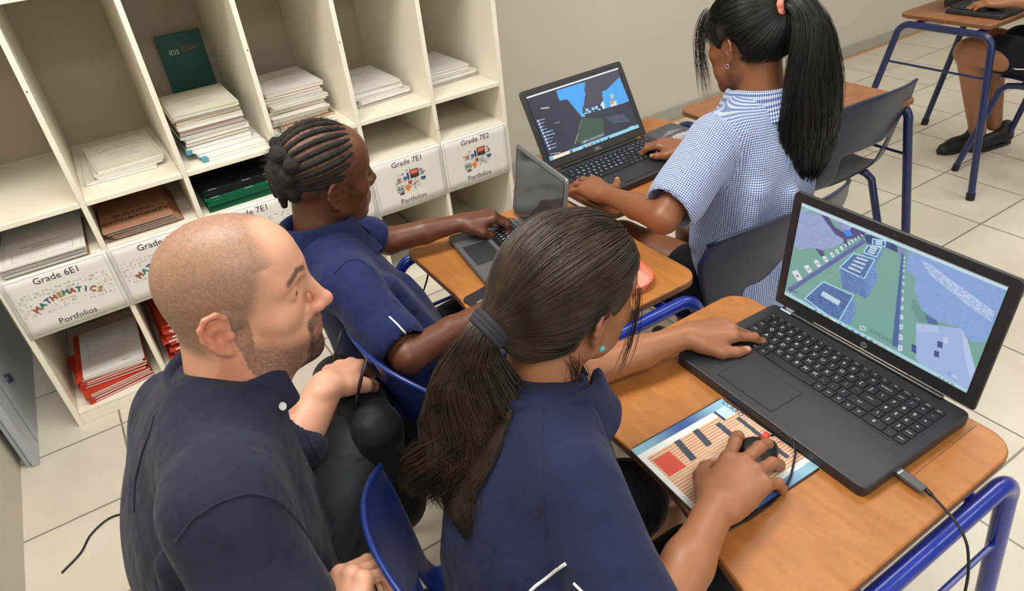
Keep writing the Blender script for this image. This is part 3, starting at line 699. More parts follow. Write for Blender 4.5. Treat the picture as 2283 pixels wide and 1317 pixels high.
# ------------------------------------------------------------------ desks
def desk(name, cx, cy, yaw, W, D, wmat, tmat, label, z=.70, concave=.05):
    """student side is local -x; W along y, D along x"""
    t = thing(name, label, 'desk', (cx, cy, 0), yaw)
    P = []
    def corner(x, y, sx, sy, r):
        a0 = {(1, 1): 0, (-1, 1): 90, (-1, -1): 180, (1, -1): 270}[(sx, sy)]
        for k in range(7): a = math.radians(a0+15*k); P.append((x-sx*r+r*math.cos(a), y-sy*r+r*math.sin(a)))
    corner(D/2, W/2, 1, 1, .045); corner(-D/2+concave, W/2, -1, 1, .022)
    for k in range(1, 13): u = .06+.88*k/13; q = max(0, (u-.45)/.5); P.append((-D/2+concave*(1-q*q*(3-2*q) if q < 1 else 0), W/2-W*u))
    corner(-D/2, -W/2, -1, -1, .022); corner(D/2, -W/2, 1, -1, .045)
    g = G(); g.prism(P, z-.018, z); g.build('desk_top', wmat, t, bevel=.003, seg=2)
    c = np.mean(P, 0); P2 = [((x-c[0])*1.0008+c[0], (y-c[1])*1.0008+c[1]) for x, y in P]
    g = G(); g.prism(P2, z-.0165, z-.0035); g.build('edge_band', M['edge'], t)
    R_ = .0145; zt = z-.018-R_-.004
    for s_ in (-1, 1):                                   # side frames: a bent tube with two splayed legs
        yt = s_*(W/2+.012); yb = s_*(W/2+.052); xb = D/2+.085; xt = D/2-.03; pts = [(-xb, yb, .012)]
        for k in range(8): a = PI/2*k/7; q = .055; pts.append((-xt-.012+q*(1-math.cos(a))*1.0, yt+(yb-yt)*.06*(1-k/7), zt-q+q*math.sin(a)))
        pts += [(x*-1, y, z_) for x, y, z_ in pts[::-1]]
        g = G(); g.tube(pts, R_, 12); g.build('side_frame', tmat, t)
        for sx in (-1, 1): g = G(); g.tube([(sx*xb, yb, 0), (sx*(xb-.004), yb-.001*s_, .03)], R_+.003, 12); g.build('foot_cap', M['rubber'], t)
        zc = .50; u = (zt-zc)/zt; xc = xt+.012+(xb-xt-.012)*u; yc = yt+(yb-yt)*u
        g = G(); g.tube([(-xc, yc, zc), (xc, yc, zc)], .005, 8); g.build('side_rail', tmat, t)
    for x in (-.12, .14): g = G(); g.tube([(x, -W/2-.012, zt), (x, W/2+.012, zt)], .010, 8); g.build('cross_rail', tmat, t)
    return t
t = desk('student_desk', 1.1415, -1.775, 0, .545, .507, M['desk'], M['tube'], 'orange-brown school desk in the foreground carrying the big black laptop')
g = G(); g.box((.06, -.2135, .7000), (.245, -.2120, .7003)); g.build('score_line', M['edge'], t)
desk('student_desk', 1.137, -1.145, 0, .545, .495, M['desk'], M['tube'], 'orange-brown school desk with the small grey laptop and pink tray')
desk('student_desk', 1.695, -.880, PI/2, .545, .495, M['desk'], M['tubenavy'], 'school desk behind it by the wall carrying the black laptop with the lit keyboard')
desk('student_desk', 2.345, -.885, PI/2, .57, .48, M['deskdark'], M['tubenavy'], 'empty school desk behind the ponytail of the student in the checked shirt')
desk('student_desk', 3.815, -.700, PI/2, .56, .44, M['deskdark'], M['tubenavy'], 'school desk far at the top right with navy tube legs')

# ------------------------------------------------------------------ chairs
def chair(cx, cy, yaw, m, tmat, label, zt=.765, kw=1.0):
    t = thing('school_chair', label, 'chair', (cx, cy, 0), yaw)
    # profile of the shell, along v: seat front -> seat rear -> back top
    prof = [(.215, .405), (.20, .432), (.12, .438), (.0, .430), (-.10, .428), (-.155, .440), (-.180, .475), (-.197, .53), (-.221, .62), (-.245, .71), (-.262, zt)]
    pr = np.array(prof); sl = np.r_[0, np.cumsum(np.hypot(*np.diff(pr, axis=0).T))]; sl /= sl[-1]
    wv = np.interp(np.linspace(0, 1, 11), [0, .06, .3, .45, .55, .7, .86, .95, 1], [.165, .185, .20, .19, .185, .205, .232, .235, .215])
    def f(u, v):
        x = np.interp(v, sl, pr[:, 0]); z = np.interp(v, sl, pr[:, 1]); wd = np.interp(v, np.linspace(0, 1, 11), wv)*(1+(kw-1)*min(1, max(0, v-.45)*3)); s_ = (u-.5)*2
        y = s_*wd; back = max(0, (v-.5)/.5); x += (.085*back**.7)*abs(s_)**2.4; z += (1-back)*(.012*s_*s_) - (.050*abs(s_)**3.2 if v > .8 else 0)*(v-.8)*5
        if v < .1: x -= .03*abs(s_)**3*(1-v*10)
        return (x, y, z)
    def keep(u, v): return not (.53 < v < .72 and abs(u-.5) < .27)
    g = G(); g.grid(f, 22, 32, keep); g.build('seat_shell', m, t, solid=.006, sub=1, sharp=0)
    g = G(); rim = [f(u, 1) for u in np.linspace(0, 1, 23)]; g.tube(rim, .0048, 8); g.build('back_rim', m, t, sharp=0)
    for s_ in (-1, 1):
        pts = [(.235, s_*.215, .012), (.165, s_*.165, .385), (.145, s_*.155, .405), (.10, s_*.15, .412), (-.08, s_*.15, .412), (-.125, s_*.155, .405), (-.145, s_*.165, .385), (-.245, s_*.215, .012)]
        g = G(); g.tube(pts, .0135, 10); g.build('leg_frame', tmat, t)
        for x in (.235, -.245): g = G(); g.tube([(x, s_*.215, 0), (x*.985, s_*.213, .03)], .0155, 10); g.build('foot_cap', M['rubber'], t)
    for x in (.10, -.08): g = G(); g.tube([(x, -.15, .412), (x, .15, .412)], .010, 8); g.build('cross_bar', tmat, t)
    return t
chair(.784, -1.708, .03, M['bluep'], M['tubenavy'], 'blue plastic school chair in the foreground under the student with the long brown-black ponytail')
chair(.935, -1.262, .04, M['bluep'], M['tubenavy'], 'blue plastic school chair of the braided student, beside the bearded face', .775)
chair(1.690, -1.192, PI/2, M['navy'], M['tubenavy'], 'navy plastic chair of the student in the blue checked shirt', .775, 1.13)
chair(2.470, -.885, PI/2, M['navy'], M['tubenavy'], 'empty navy plastic chair with arched opening right of the black ponytail', .77, 1.06)
chair(3.93, -1.04, PI/2, M['navy'], M['tubenavy'], 'navy chair under the student at the far desk')

# ------------------------------------------------------------------ pictures shown on displays and on printed pads
class Ras:
    def __init__(s, w_, h_, bg): s.w, s.h = w_, h_; s.a = np.ones((h_+1, w_+1, 3))*np.array(lin(bg)); s.X, s.Y = np.meshgrid(np.linspace(0, 1, w_+1), np.linspace(0, 1, h_+1)); s.Hm = None
    def quadmap(s, tl, tr, br, bl):                       # picture coordinates -> unit square (x right, y up)
        A = []; b = []
        for (x, y), (u, v) in zip((tl, tr, br, bl), ((0, 1), (1, 1), (1, 0), (0, 0))):
            A += [[x, y, 1, 0, 0, 0, -u*x, -u*y], [0, 0, 0, x, y, 1, -v*x, -v*y]]; b += [u, v]
        s.Hm = np.append(np.linalg.solve(np.array(A, float), np.array(b, float)), 1).reshape(3, 3)
    def m(s, pts):
        if s.Hm is None: return np.array(pts, float)
        q = np.c_[np.array(pts, float), np.ones(len(pts))]@s.Hm.T; return q[:, :2]/q[:, 2:]
    def mask(s, pts, mapped=False):
        P = np.array(pts, float) if mapped else s.m(pts); ins = np.zeros(s.X.shape, bool); n = len(P)
        for i in range(n):
            (x0, y0), (x1, y1) = P[i], P[(i+1) % n]
            if y0 == y1: continue
            c = ((s.Y > min(y0, y1)) & (s.Y <= max(y0, y1))); ins ^= c & (s.X < x0+(s.Y-y0)*(x1-x0)/(y1-y0))
        return ins
    def poly(s, pts, col, noise=0, cell=6, mapped=False, alt=None):
        k = s.mask(pts, mapped); c = np.array(lin(col))*np.ones((*s.X.shape, 3))
        if noise:
            r = RNG.random((s.h//cell+2, s.w//cell+2))[:, :, None]; r = np.repeat(np.repeat(r, cell, 0), cell, 1)[:s.h+1, :s.w+1]
            r2 = RNG.random((s.h//2+2, s.w//3+2))[:, :, None]; r2 = np.repeat(np.repeat(r2, 2, 0), 3, 1)[:s.h+1, :s.w+1]; r = (.5*r+.5*r2)
            c = c*(1-noise+2*noise*r) if alt is None else c*(1-r*noise)+np.array(lin(alt))*r*noise
        s.a[k] = c[k]; return s
    def line(s, pts, wd, col, closed=False):
        P = [np.array(p, float) for p in pts]; n = len(P)
        for i in range(n if closed else n-1):
            a, b = P[i], P[(i+1) % n]; d = b-a; L = np.hypot(*d)+1e-9; nn = np.array([-d[1], d[0]])/L*wd/2; e_ = d/L*wd*.2; s.poly([a-nn-e_, b-nn+e_, b+nn+e_, a+nn-e_], col)
        return s
    def build(s, name, m, parent, A, sx, sy):             # A: frame at the lower left, x right, y up
        V = np.stack([s.X.ravel()*sx, s.Y.ravel()*sy, np.zeros(s.X.size)], 1); W_ = s.w+1
        i = np.arange(s.h)[:, None]*W_+np.arange(s.w)[None]; F = np.stack([i, i+1, i+W_+1, i+W_], -1).reshape(-1, 4)
        o = npmesh(name, xf(A, V), F, m, None, s.a.reshape(-1, 3), False); o.parent = parent; return o
def hp_picture():
    R_ = Ras(420, 236, '#74a198'); R_.quadmap((497, 137), (1720, 632), (1468, 1270), (383, 682))
    R_.poly([(497, 137), (700, 215), (640, 400), (440, 400)], '#7fa39d').poly([(480, 200), (560, 175), (700, 215), (860, 300), (1100, 400), (1250, 450), (1100, 380), (520, 160)], '#8fb0cf')
    R_.poly([(470, 190), (560, 200), (640, 215), (700, 300), (760, 350), (700, 395), (600, 420), (540, 405), (480, 415), (440, 390)], '#9aaad0', .45, 5, alt='#6f7fa8')
    R_.poly([(690, 240), (800, 260), (880, 310), (860, 330), (760, 330)], '#8d98c2', .3)
    R_.poly([(610, 210), (650, 215), (690, 280), (760, 320), (790, 280), (880, 300), (850, 345), (760, 350), (770, 400), (745, 400), (740, 350), (690, 320)], '#4e4c78')
    R_.poly([(735, 298), (780, 295), (795, 330), (760, 335)], '#3c86e6')
    R_.poly([(570, 405), (620, 420), (640, 490), (600, 450)], '#55587e').poly([(860, 320), (940, 330), (1060, 390), (1060, 430), (1000, 400), (880, 380)], '#3b4a78', .5, 4)
    R_.poly([(1060, 400), (1110, 400), (1110, 450), (1070, 440)], '#7d88b0')
    R_.line([(415, 655), (862, 360)], 30, '#5a6899').line([(415, 640), (860, 350)], 7, '#7482ad').line([(500, 705), (870, 400)], 4, '#85b5a4')
    for (x, y, sc) in [(462, 570, 34), (527, 530, 26), (583, 497, 23), (630, 470, 21), (672, 445, 17), (702, 425, 15), (728, 405, 13), (752, 388, 11), (772, 375, 10), (792, 362, 10), (812, 350, 9), (830, 340, 9), (848, 328, 8)]:
        R_.poly([(x-sc, y-sc*.7), (x, y-sc), (x+sc, y+sc*.6), (x+sc*.1, y+sc)], '#cfdde2').poly([(x-sc*.2, y-sc*.1), (x+sc*.2, y-sc*.15), (x+sc*.25, y+sc*.2), (x-sc*.1, y+sc*.25)], '#a3606c')
    def box(tl, tr, br, bl, dy, n):                        # open crates of blue stone, bright rim
        q = [np.array(p, float) for p in (tl, tr, br, bl)]; lo = [p+[dy*.12, dy] for p in q]
        R_.poly([q[3], q[2], lo[2], lo[3]], '#5d7cb0', .3, 4).poly([q[2], q[1], lo[1], lo[2]], '#6c8cc0', .3, 4).poly(q, '#5470a2', .35, 4)
        for k in range(n):
            t = (k+.8)/(n+.8); a = q[0]*(1-t)+q[3]*t; b = q[1]*(1-t)+q[2]*t; R_.line([a*.75+b*.25, a*.25+b*.75], 11 if n > 1 else 30, '#bdd2dd')
        R_.line(q, 7, '#a8d6e8', True)
    box((915, 348), (990, 360), (985, 395), (910, 388), 10, 2); box((885, 385), (965, 400), (935, 455), (860, 430), 30, 3)
    box((800, 435), (925, 470), (860, 585), (715, 520), 120, 4); box((615, 605), (795, 685), (700, 850), (505, 705), 110, 1)
    R_.poly([(1085, 430), (1100, 440), (1065, 1000), (1022, 985)], '#4c6298').line([(1100, 440), (1062, 1000)], 7, '#7087b4')
    for k in range(14):
        t = (k/13)**1.6; x = 1100-34*t; y = 455+545*t; sc = 5+14*t; R_.poly([(x-sc*.4, y-sc), (x+sc, y-sc*.8), (x+sc, y+sc), (x-sc*.4, y+sc)], '#c3d4de').poly([(x, y-sc*.2), (x+sc*.4, y-sc*.2), (x+sc*.4, y+sc*.25), (x, y+sc*.25)], '#9b6072')
    R_.poly([(1130, 415), (1190, 440), (1500, 560), (1705, 650), (1640, 840), (1580, 965), (1490, 960), (1430, 870), (1300, 840), (1220, 800), (1160, 660), (1165, 570), (1110, 530)], '#8aa6d6', .4, 5, alt='#6685ba')
    R_.poly([(1200, 470), (1260, 500), (1640, 780), (1620, 840), (1500, 760), (1250, 560)], '#a9bbdf', .3, 4)
    R_.poly([(1150, 700), (1200, 770), (1290, 830), (1290, 860), (1180, 840), (1140, 760)], '#67918f').poly([(1220, 800), (1290, 830), (1300, 860), (1240, 850)], '#4d6a99')
    R_.poly([(1168, 850), (1440, 880), (1475, 950), (1500, 1080), (1530, 1150), (1470, 1265), (1290, 1180), (1165, 1070)], '#9db0da').poly([(1440, 880), (1475, 950), (1520, 1120), (1490, 1200), (1450, 1000)], '#b2c0e2').poly([(1168, 850), (1300, 865), (1300, 905), (1168, 900)], '#adbbe0')
    R_.poly([(1295, 955), (1328, 965), (1325, 1002), (1293, 992)], '#44527e').poly([(1275, 1012), (1305, 1022), (1303, 1058), (1273, 1048)], '#44527e').poly([(1330, 930), (1360, 940), (1355, 975), (1326, 965)], '#b8c4e0')
    R_.poly([(1140, 975), (1168, 985), (1168, 1035), (1140, 1020)], '#3f5286').line([(1360, 1150), (1372, 1158)], 24, '#8fa5cf')
    R_.line([(497, 147), (1716, 641)], 20, '#bcd6de')                                       # title strip
    R_.line([(378, 672), (1462, 1258)], 26, '#a9cdd6')
    for k, c in enumerate(['#5c7f99', '#6aa0c0', '#b49a70', '#dfe8ea', '#5f9bc8', '#8bb5c6', '#4c8cc4', '#4c8cc4', '#6f8f99', '#5a8a80', '#d0977a', '#8fb0ba']):
        t = .17+.034*k; x = 383+(1468-383)*t; y = 680+(1264-680)*t; R_.poly([(x-9, y-9), (x+9, y-6), (x+7, y+9), (x-10, y+5)], c)
    for k in range(5): x = 905+26*k; y = 898+15*k; R_.line([(x-9, y-10), (x+11, y-4), (x+9, y+14), (x-11, y+7)], 3, '#4c6d78', True)
    R_.line([(835, 868), (865, 878), (860, 896), (832, 886)], 4, '#e6eef0', True)
    for x0 in (420, 1380): R_.line([(x0, 655 if x0 < 500 else 1160), (x0+38, 672 if x0 < 500 else 1185)], 4, '#2f3f5c' if x0 < 500 else '#dfe8f0')
    for k in range(4): x = 1300+26*k; y = 1172+14*k; R_.line([(x, y), (x+10, y+5)], 4, '#3d5a68')
    return R_
def dell_picture():
    R_ = Ras(330, 186, '#272a3c'); R_.quadmap((232, 395), (915, 160), (1075, 600), (415, 880))
    R_.poly([(232, 395), (640, 255), (640, 540), (600, 740), (415, 870)], '#23263a', .12, 8)
    R_.poly([(458, 342), (692, 262), (672, 400), (655, 540), (545, 405), (485, 415)], '#3fa4f2').poly([(790, 335), (832, 325), (925, 222), (1000, 405), (905, 445), (830, 480), (800, 400)], '#45a6ee')
    R_.poly([(680, 250), (900, 170), (930, 225), (835, 325), (800, 340), (808, 400), (770, 460), (660, 500), (655, 470), (690, 400), (670, 330)], '#454456', .45, 5, alt='#2c2c3c')
    for (x, y) in [(665, 520), (690, 480), (710, 495), (735, 470), (760, 460), (780, 480), (800, 440), (745, 500), (685, 510)]: R_.poly([(x-12, y-9), (x+10, y-12), (x+12, y+10), (x-8, y+12)], '#8fd0f0')
    R_.poly([(795, 420), (812, 415), (828, 485), (812, 492)], '#dfe3e2').poly([(862, 420), (905, 405), (915, 470), (872, 482)], '#e3e4df').poly([(860, 405), (888, 400), (890, 430), (866, 436)], '#c89a80').poly([(862, 360), (882, 355), (885, 385), (866, 390)], '#cfc8bd')
    R_.poly([(648, 540), (810, 540), (818, 660), (760, 690), (600, 745)], '#31503c', .12, 5).line([(625, 660), (600, 740)], 5, '#b8a68c').line([(650, 560), (630, 630)], 4, '#7f7a63')
    R_.poly([(655, 520), (1000, 410), (1060, 560), (825, 660), (810, 540)], '#262a3c'); R_.poly([(815, 530), (960, 505), (1010, 560), (880, 575)], '#454b66', .7, 3)
    for k in range(10):
        x = 320+9.8*k; y = 575+23.5*k; R_.poly([(x-8, y-6), (x+8, y-11), (x+11, y+5), (x-5, y+11)], '#b9c6ea'); L = [40, 22, 18, 26, 60, 62, 42, 26, 46, 40][k]; R_.line([(x+14, y-6), (x+14+L, y-6-L*.34)], 7, '#8d9cc8' if k not in (4, 5) else '#9fc6e8')
    R_.line([(345, 478), (405, 470)], 10, '#c8bfa5').line([(448, 590), (484, 578)], 5, '#9aa3c0')
    for k in range(9): x = 655+19*k; y = 730-8*k; R_.line([(x-6, y-6), (x+6, y-10), (x+8, y+4), (x-5, y+8)], 2.5 if k != 1 else 5, '#c4cad8', True)
    R_.line([(1000, 605), (1035, 592)], 9, '#c4cad8')
    R_.line([(234, 400), (916, 166)], 13, '#e8ecef'); R_.line([(412, 868), (1072, 592)], 30, '#8ed0ea')
    R_.poly([(405, 850), (560, 795), (570, 812), (415, 880)], '#f0e6c8').poly([(405, 845), (425, 838), (440, 868), (418, 880)], '#6ab8e6').poly([(560, 795), (582, 788), (585, 812), (566, 818)], '#5c5a52')
    for k, c in enumerate(['#e8f0f2', '#48688a', '#e08060', '#5878a8', '#4898d8', '#4898d8', '#60b0d8', '#3a4a68']): x = 640+30*k; y = 777-12.6*k; R_.poly([(x-9, y-5), (x+6, y-11), (x+9, y+4), (x-6, y+9)], c)
    R_.line([(415, 826), (490, 812)], 5, '#c4cad8'); return R_

# ------------------------------------------------------------------ laptops
def laptop(name, label, loc, yaw, wd, dp, th, hl, ang, base_m, lid_m, pic, rows, key_m, print_m, kb, logo=None, pad=None, keys=True, keysize=.0187, key_lit=False, bez=(.018, .018, .028), kh=.0022):
    t = thing(name, label, 'laptop', loc, yaw); z0 = .0006
    P = []
    for (x, y, sx, sy) in ((wd, dp, 1, 1), (0, dp, -1, 1), (0, 0, -1, -1), (wd, 0, 1, -1)):
        a0 = {(1, 1): 0, (-1, 1): 90, (-1, -1): 180, (1, -1): 270}[(sx, sy)]; r = .012
        for k in range(5): a = math.radians(a0+22.5*k); P.append((x-sx*r+r*math.cos(a), y-sy*r+r*math.sin(a)))
    g = G(); g.prism(P, z0, th-.0005); g.build('base', M[base_m], t, bevel=.003, seg=3)
    g = G(); g.box((kb[0]-.004, kb[1]-.004, th-.0006), (kb[2]+.004, kb[3]+.004, th-.0001)); g.build('keyboard_deck', M[lid_m], t)
    if pad: g = G(); g.box((pad[0], pad[1], th-.0006), (pad[2], pad[3], th+.0003)); g.build('touchpad', M[base_m if base_m == 'laptop' else 'laptop'], t, bevel=.001); 
    if pad: g = G(); g.tube([(pad[0], pad[1], th), (pad[2], pad[1], th), (pad[2], pad[3], th), (pad[0], pad[3], th)], .0005, 4, closed=True); g.build('touchpad_border', M['laptopgloss'], t)
    nr = len(rows); pr = G(); yv = kb[3]; tot = sum(r[0] for r in rows); kk = G()
    for hgt, row in rows:
        hh = (kb[3]-kb[1])*hgt/tot; y0 = yv-hh; U = sum(w_ for _, w_ in row); x = kb[0]
        for lab, w_ in row:
            ww = (kb[2]-kb[0])*w_/U
            if lab is not None:
                g = G(); gp = .0011; lo = (x+gp, y0+gp, th); hi = (x+ww-gp, yv-gp, th+kh)
                if keys:
                    g.box(lo, hi); g.build('key', M[key_m], t, bevel=.0007, seg=2)
                else: kk.box(lo, hi)
                cx = x+gp+ww*.34 if not (lab.isdigit() and hgt > .8) else x+ww*.5; sz = .0092 if len(lab) == 1 else .0046
                if not keys: sz *= 1.0
                if hgt < .8: sz = .0038
                glyphs(lab if lab.strip() else ' ', sz, frame((x+ww*.45, y0+hh*.52, th+kh+.00015), x=(1, 0, 0)), pr)
            x += ww
        yv = y0
    if not keys: kk.build('keyboard', M[key_m], t)
    if pr.v: pr.build('key_print', M[print_m], t, sharp=0)
    g = G(); g.tube([(wd*.12, dp-.004, th), (wd*.88, dp-.004, th)], .0055, 12); g.build('hinge', M[base_m if base_m != 'laptop' else 'laptopgloss'], t)
    # lid
    L = frame((0, dp, th+.0005)); c, s_ = math.cos(ang), math.sin(ang); L[:3, :3] = np.array([[1, 0, 0], [0, c, -s_], [0, s_, c]])  # y up along the lid, z towards the viewer
    th_l = .0065; P = []
    for (x, y, sx, sy) in ((wd, hl, 1, 1), (0, hl, -1, 1), (0, .004, -1, -1), (wd, .004, 1, -1)):
        a0 = {(1, 1): 0, (-1, 1): 90, (-1, -1): 180, (1, -1): 270}[(sx, sy)]; r = .010 if sy > 0 else .004
        for k in range(5): a = math.radians(a0+22.5*k); P.append((x-sx*r+r*math.cos(a), y-sy*r+r*math.sin(a)))
    g = G(); g.prism(P, -th_l, 0, L); g.build('lid', M[lid_m], t, bevel=.0018, seg=2)
    bs, bt, bb = bez; A = L@frame((bs, bb, .0003)); sx, sy = wd-2*bs, hl-bt-bb
    if pic is not None: pic.build('display', M['screenvc'], t, A, sx, sy)
    else: g = G(); g.box((0, 0, 0), (sx, sy, .0003), A); g.build('display', M['glassdark'], t)
    g = G(); g.tube(xf(L, [(bs-.0008, bb-.0008, .0004), (wd-bs+.0008, bb-.0008, .0004), (wd-bs+.0008, hl-bt+.0008, .0004), (bs-.0008, hl-bt+.0008, .0004)]), .0008, 5, closed=True); g.build('bezel_edge', M['laptopgloss'], t)
    g = G(); g.lathe([(.0022, 0), (.0020, .0004)], 12, L@frame((wd/2, hl-bt/2, 0))); g.build('webcam', M['glassdark'], t)
    if logo:
        g = G(); A = L@frame((wd/2, bb*.5, .0004))
        if logo == 'hp':
            g.lathe([(.0062, 0), (.0062, .0003)], 24, A); g.build('logo_badge', M['silver'], t); g = G()
            glyphs('hp', .0095, A@frame((0, .0006, .0005))@np.array([[1, .25, 0, 0], [0, 1, 0, 0], [0, 0, 1, 0], [0, 0, 0, 1.]]), g); g.build('logo_lettering', M['laptopgloss'], t)
        else: glyphs(logo, .0105, A, g); g.build('logo_lettering', M['silver'], t)
    return t
K1 = lambda s_: [(c, 1) for c in s_]
hp_rows = [(.62, [('esc', 1)]+[('f%d' % i, 1) for i in range(1, 13)]+[('ins', 1), ('del', 1.2)]+[('home', 1), ('end', 1), ('pgup', 1), ('pgdn', 1)]),
  (1, [('`', .8)]+K1('1234567890-=')+[('backspace', 1.7), ('num', .95), ('/', .95), ('*', .95), ('-', .95)]),
  (1, [('tab', 1.4)]+K1('QWERTYUIOP[]')+[('\\', 1.1), ('7', .95), ('8', .95), ('9', .95), ('+', .95)]),
  (1, [('caps', 1.7)]+K1("ASDFGHJKL;'")+[('enter', 1.8), ('4', .95), ('5', .95), ('6', .95), ('+', .95)]),
  (1, [('shift', 2.2)]+K1('ZXCVBNM,./')+[('shift', 2.3), ('1', .95), ('2', .95), ('3', .95), ('enter', .95)]),
  (1, [('ctrl', 1.2), ('fn', 1), ('win', 1), ('alt', 1), (' ', 5.3), ('alt', 1), ('ctrl', 1), ('<', 1), ('v', 1), ('>', 1), ('0', 1.9), ('.', .95), ('enter', .95)])]
hp = laptop('laptop', 'large black laptop in the foreground showing a blocky blue and green game world', (1.1405, -1.5913, .700), -1.599, .3805, .2520, .0205, .2357, math.radians(86.9), 'laptop', 'laptop', hp_picture(), hp_rows, 'keycap', 'keymark', (.022, .112, .360, .222), 'hp', (.085, .018, .200, .088))
g = G(); g.box((.020, .2445, .0203), (.050, .2475, .0212)); g.build('status_light', M['keylit'], hp)
g = G()
for k in range(2): g.box((.09+.17*k, -.0004, .005), (.12+.17*k, .002, .0075))
dl = laptop('laptop', 'black laptop with lit keyboard on the desk by the wall', (1.4378, -1.0054, .700), .0317, .3747, .2156, .0196, .2334, math.radians(60), 'laptop', 'laptop', dell_picture(), hp_rows, 'keycap', 'keylit', (.022, .085, .352, .190), 'DELL', (.11, .015, .215, .072))
gl = laptop('laptop', 'small grey laptop with a dark reflective screen on the middle desk', (1.0376, -.9109, .700), -1.712, .255, .180, .0165, .19, math.radians(82), 'greydark', 'greymetal', None, hp_rows[1:], 'keycap', 'keymark', (.012, .085, .243, .165), None, (.075, .012, .170, .075), keys=False, bez=(.010, .012, .016))
fl = laptop('laptop', 'black laptop on the far desk at the top right corner', (3.630, -.862, .700), .03, .34, .232, .018, .21, math.radians(80), 'laptop', 'laptopgloss', None, hp_rows[1:], 'keycap', 'keymark', (.02, .09, .32, .20), None, (.11, .015, .22, .08), keys=False)

# ------------------------------------------------------------------ things on the desks
# printed mouse pad
t = thing('mouse_pad', 'printed mouse pad with blue border and brick picture beside the big laptop', 'mouse pad', (0, 0, .7002))
co = [(.935, -1.702), (1.134, -1.708), (1.134, -1.902), (.925, -1.896)]
def bil(u, v): a, b, c_, d_ = [np.array(p) for p in co]; p = (d_*(1-u)+c_*u)*(1-v)+(a*(1-u)+b*u)*v; return p
P = []
for cu, cv, a0 in ((.955, .955, 0), (.045, .955, 90), (.045, .045, 180), (.955, .045, 270)):
    for k in range(5): a = math.radians(a0+22.5*k); P.append(tuple(bil(cu+.045*math.cos(a), cv+.045*math.sin(a))))
g = G(); g.prism(P, 0, .0022); g.build('pad_base', M['rubber'], t)
R_ = Ras(200, 180, '#4a78ac'); u, v = R_.X, R_.Y
k = .5+.5*np.cos(u*2*PI*1.0); base = np.array(lin('#2f5596'))*(1-k[..., None])+np.array(lin('#8fbcd2'))*k[..., None]
R_.a[:] = base
R_.poly([(.0, .08), (1, .08), (1, .92), (.0, .92)], '#e9ecec', mapped=True)
R_.poly([(.05, .13), (1, .13), (1, .86), (.05, .86)], '#e7c3a4', .10, 3, mapped=True)
for j in range(26):
    y = .13+.028*j; R_.poly([(.05, y), (1, y+.0), (1, y+.010), (.05, y+.010)], '#c9825f' if j % 3 else '#b88a6c', mapped=True)
for (x0, x1, y0, y1) in [(.30, .36, .62, .86), (.50, .56, .66, .86), (.70, .75, .30, .80), (.42, .47, .15, .40), (.88, .92, .2, .75), (.2, .25, .2, .36), (.60, .64, .15, .3)]: R_.poly([(x0, y0), (x1, y0), (x1+.03, y1), (x0+.03, y1)], '#3a4556', mapped=True)
R_.poly([(.07, .60), (.24, .60), (.24, .80), (.07, .80)], '#d9503e', .05, mapped=True); R_.poly([(.82, .80), (1, .80), (1, .92), (.82, .92)], '#bcd7e8', mapped=True); R_.poly([(.82, .79), (.845, .79), (.845, .92), (.82, .92)], '#24345e', mapped=True)
V = np.array([(*bil(.012+.976*a_, .012+.976*b_), .0023) for b_ in np.linspace(0, 1, 181) for a_ in np.linspace(0, 1, 201)]); i = np.arange(180)[:, None]*201+np.arange(200)[None]
o = npmesh('pad_print', V, np.stack([i, i+1, i+202, i+201], -1).reshape(-1, 4), M['vc'], None, R_.a.reshape(-1, 3), False); o.parent = t
g = G(); p = bil(.90, .865); glyphs('CURRO', .0125, frame((1.1265, -1.738, .0026), x=(0, -1, 0)), g); g.build('pad_lettering', M['navyink'], t)
# mouse on it
def mouse(name, label, loc, yaw, m, mb, s_=1.0, led=True):
    t = thing(name, label, 'computer mouse', loc, yaw); L, W_, H_ = .100*s_, .056*s_, .032*s_
    def f(u, v):
        x = (u-.5)*L; a = (v-.5)*PI; prof = math.sin(PI*min(1, max(0, u*.96+.02)))**.45; w_ = W_/2*prof*(1-.08*math.cos(2*PI*u)); h_ = H_*(math.sin(PI*(u*.85+.12)))**.8*prof
        return (x, w_*math.sin(a)*(1.0 if abs(math.sin(a)) < .98 else 1), max(0, h_*math.cos(a)**.6 if math.cos(a) > 0 else 0)+.001)
    g = G(); g.grid(f, 26, 18); g.build('mouse_body', M[m], t, sharp=0, solid=0)
    g = G(); g.prism([(-L/2*.9*math.cos(a), W_/2*.92*math.sin(a)) for a in np.linspace(0, 2*PI, 25)[:-1]], 0, .0025); g.build('mouse_base', M[mb], t)
    g = G(); g.tube([(L*.27, -.004*s_, H_*.80), (L*.27, .004*s_, H_*.80)], .008*s_, 14); g.build('scroll_wheel', M['redled' if led else 'rubber'], t)
    return t
mouse('computer_mouse', 'black computer mouse with a red glowing wheel held on the printed pad', (1.070, -1.833, .7028), .22, 'rubber', 'laptop')
t = mouse('computer_mouse', 'small silver and black mouse held in the braided student\'s far hand', (1.118, -.955, .7188), -.2, 'silver', 'rubber', .75, False)
def cable(name, label, pts, r, m='rubber', n=60, cat='cable'):
    P = np.array(pts, float); tt = np.r_[0, np.cumsum(np.linalg.norm(np.diff(P, axis=0), axis=1))]; T = np.linspace(0, tt[-1], n)
    mm = np.gradient(P, tt, axis=0); i = np.clip(np.searchsorted(tt, T)-1, 0, len(tt)-2); h_ = (tt[i+1]-tt[i])[:, None]; u = ((T-tt[i])[:, None]/h_)
    Q = (2*u**3-3*u**2+1)*P[i]+(u**3-2*u**2+u)*h_*mm[i]+(-2*u**3+3*u**2)*P[i+1]+(u**3-u**2)*h_*mm[i+1]
    g = G(); g.tube(Q, r, 8); o = g.build(name, M[m], None, sharp=0); return tag(o, label, cat)
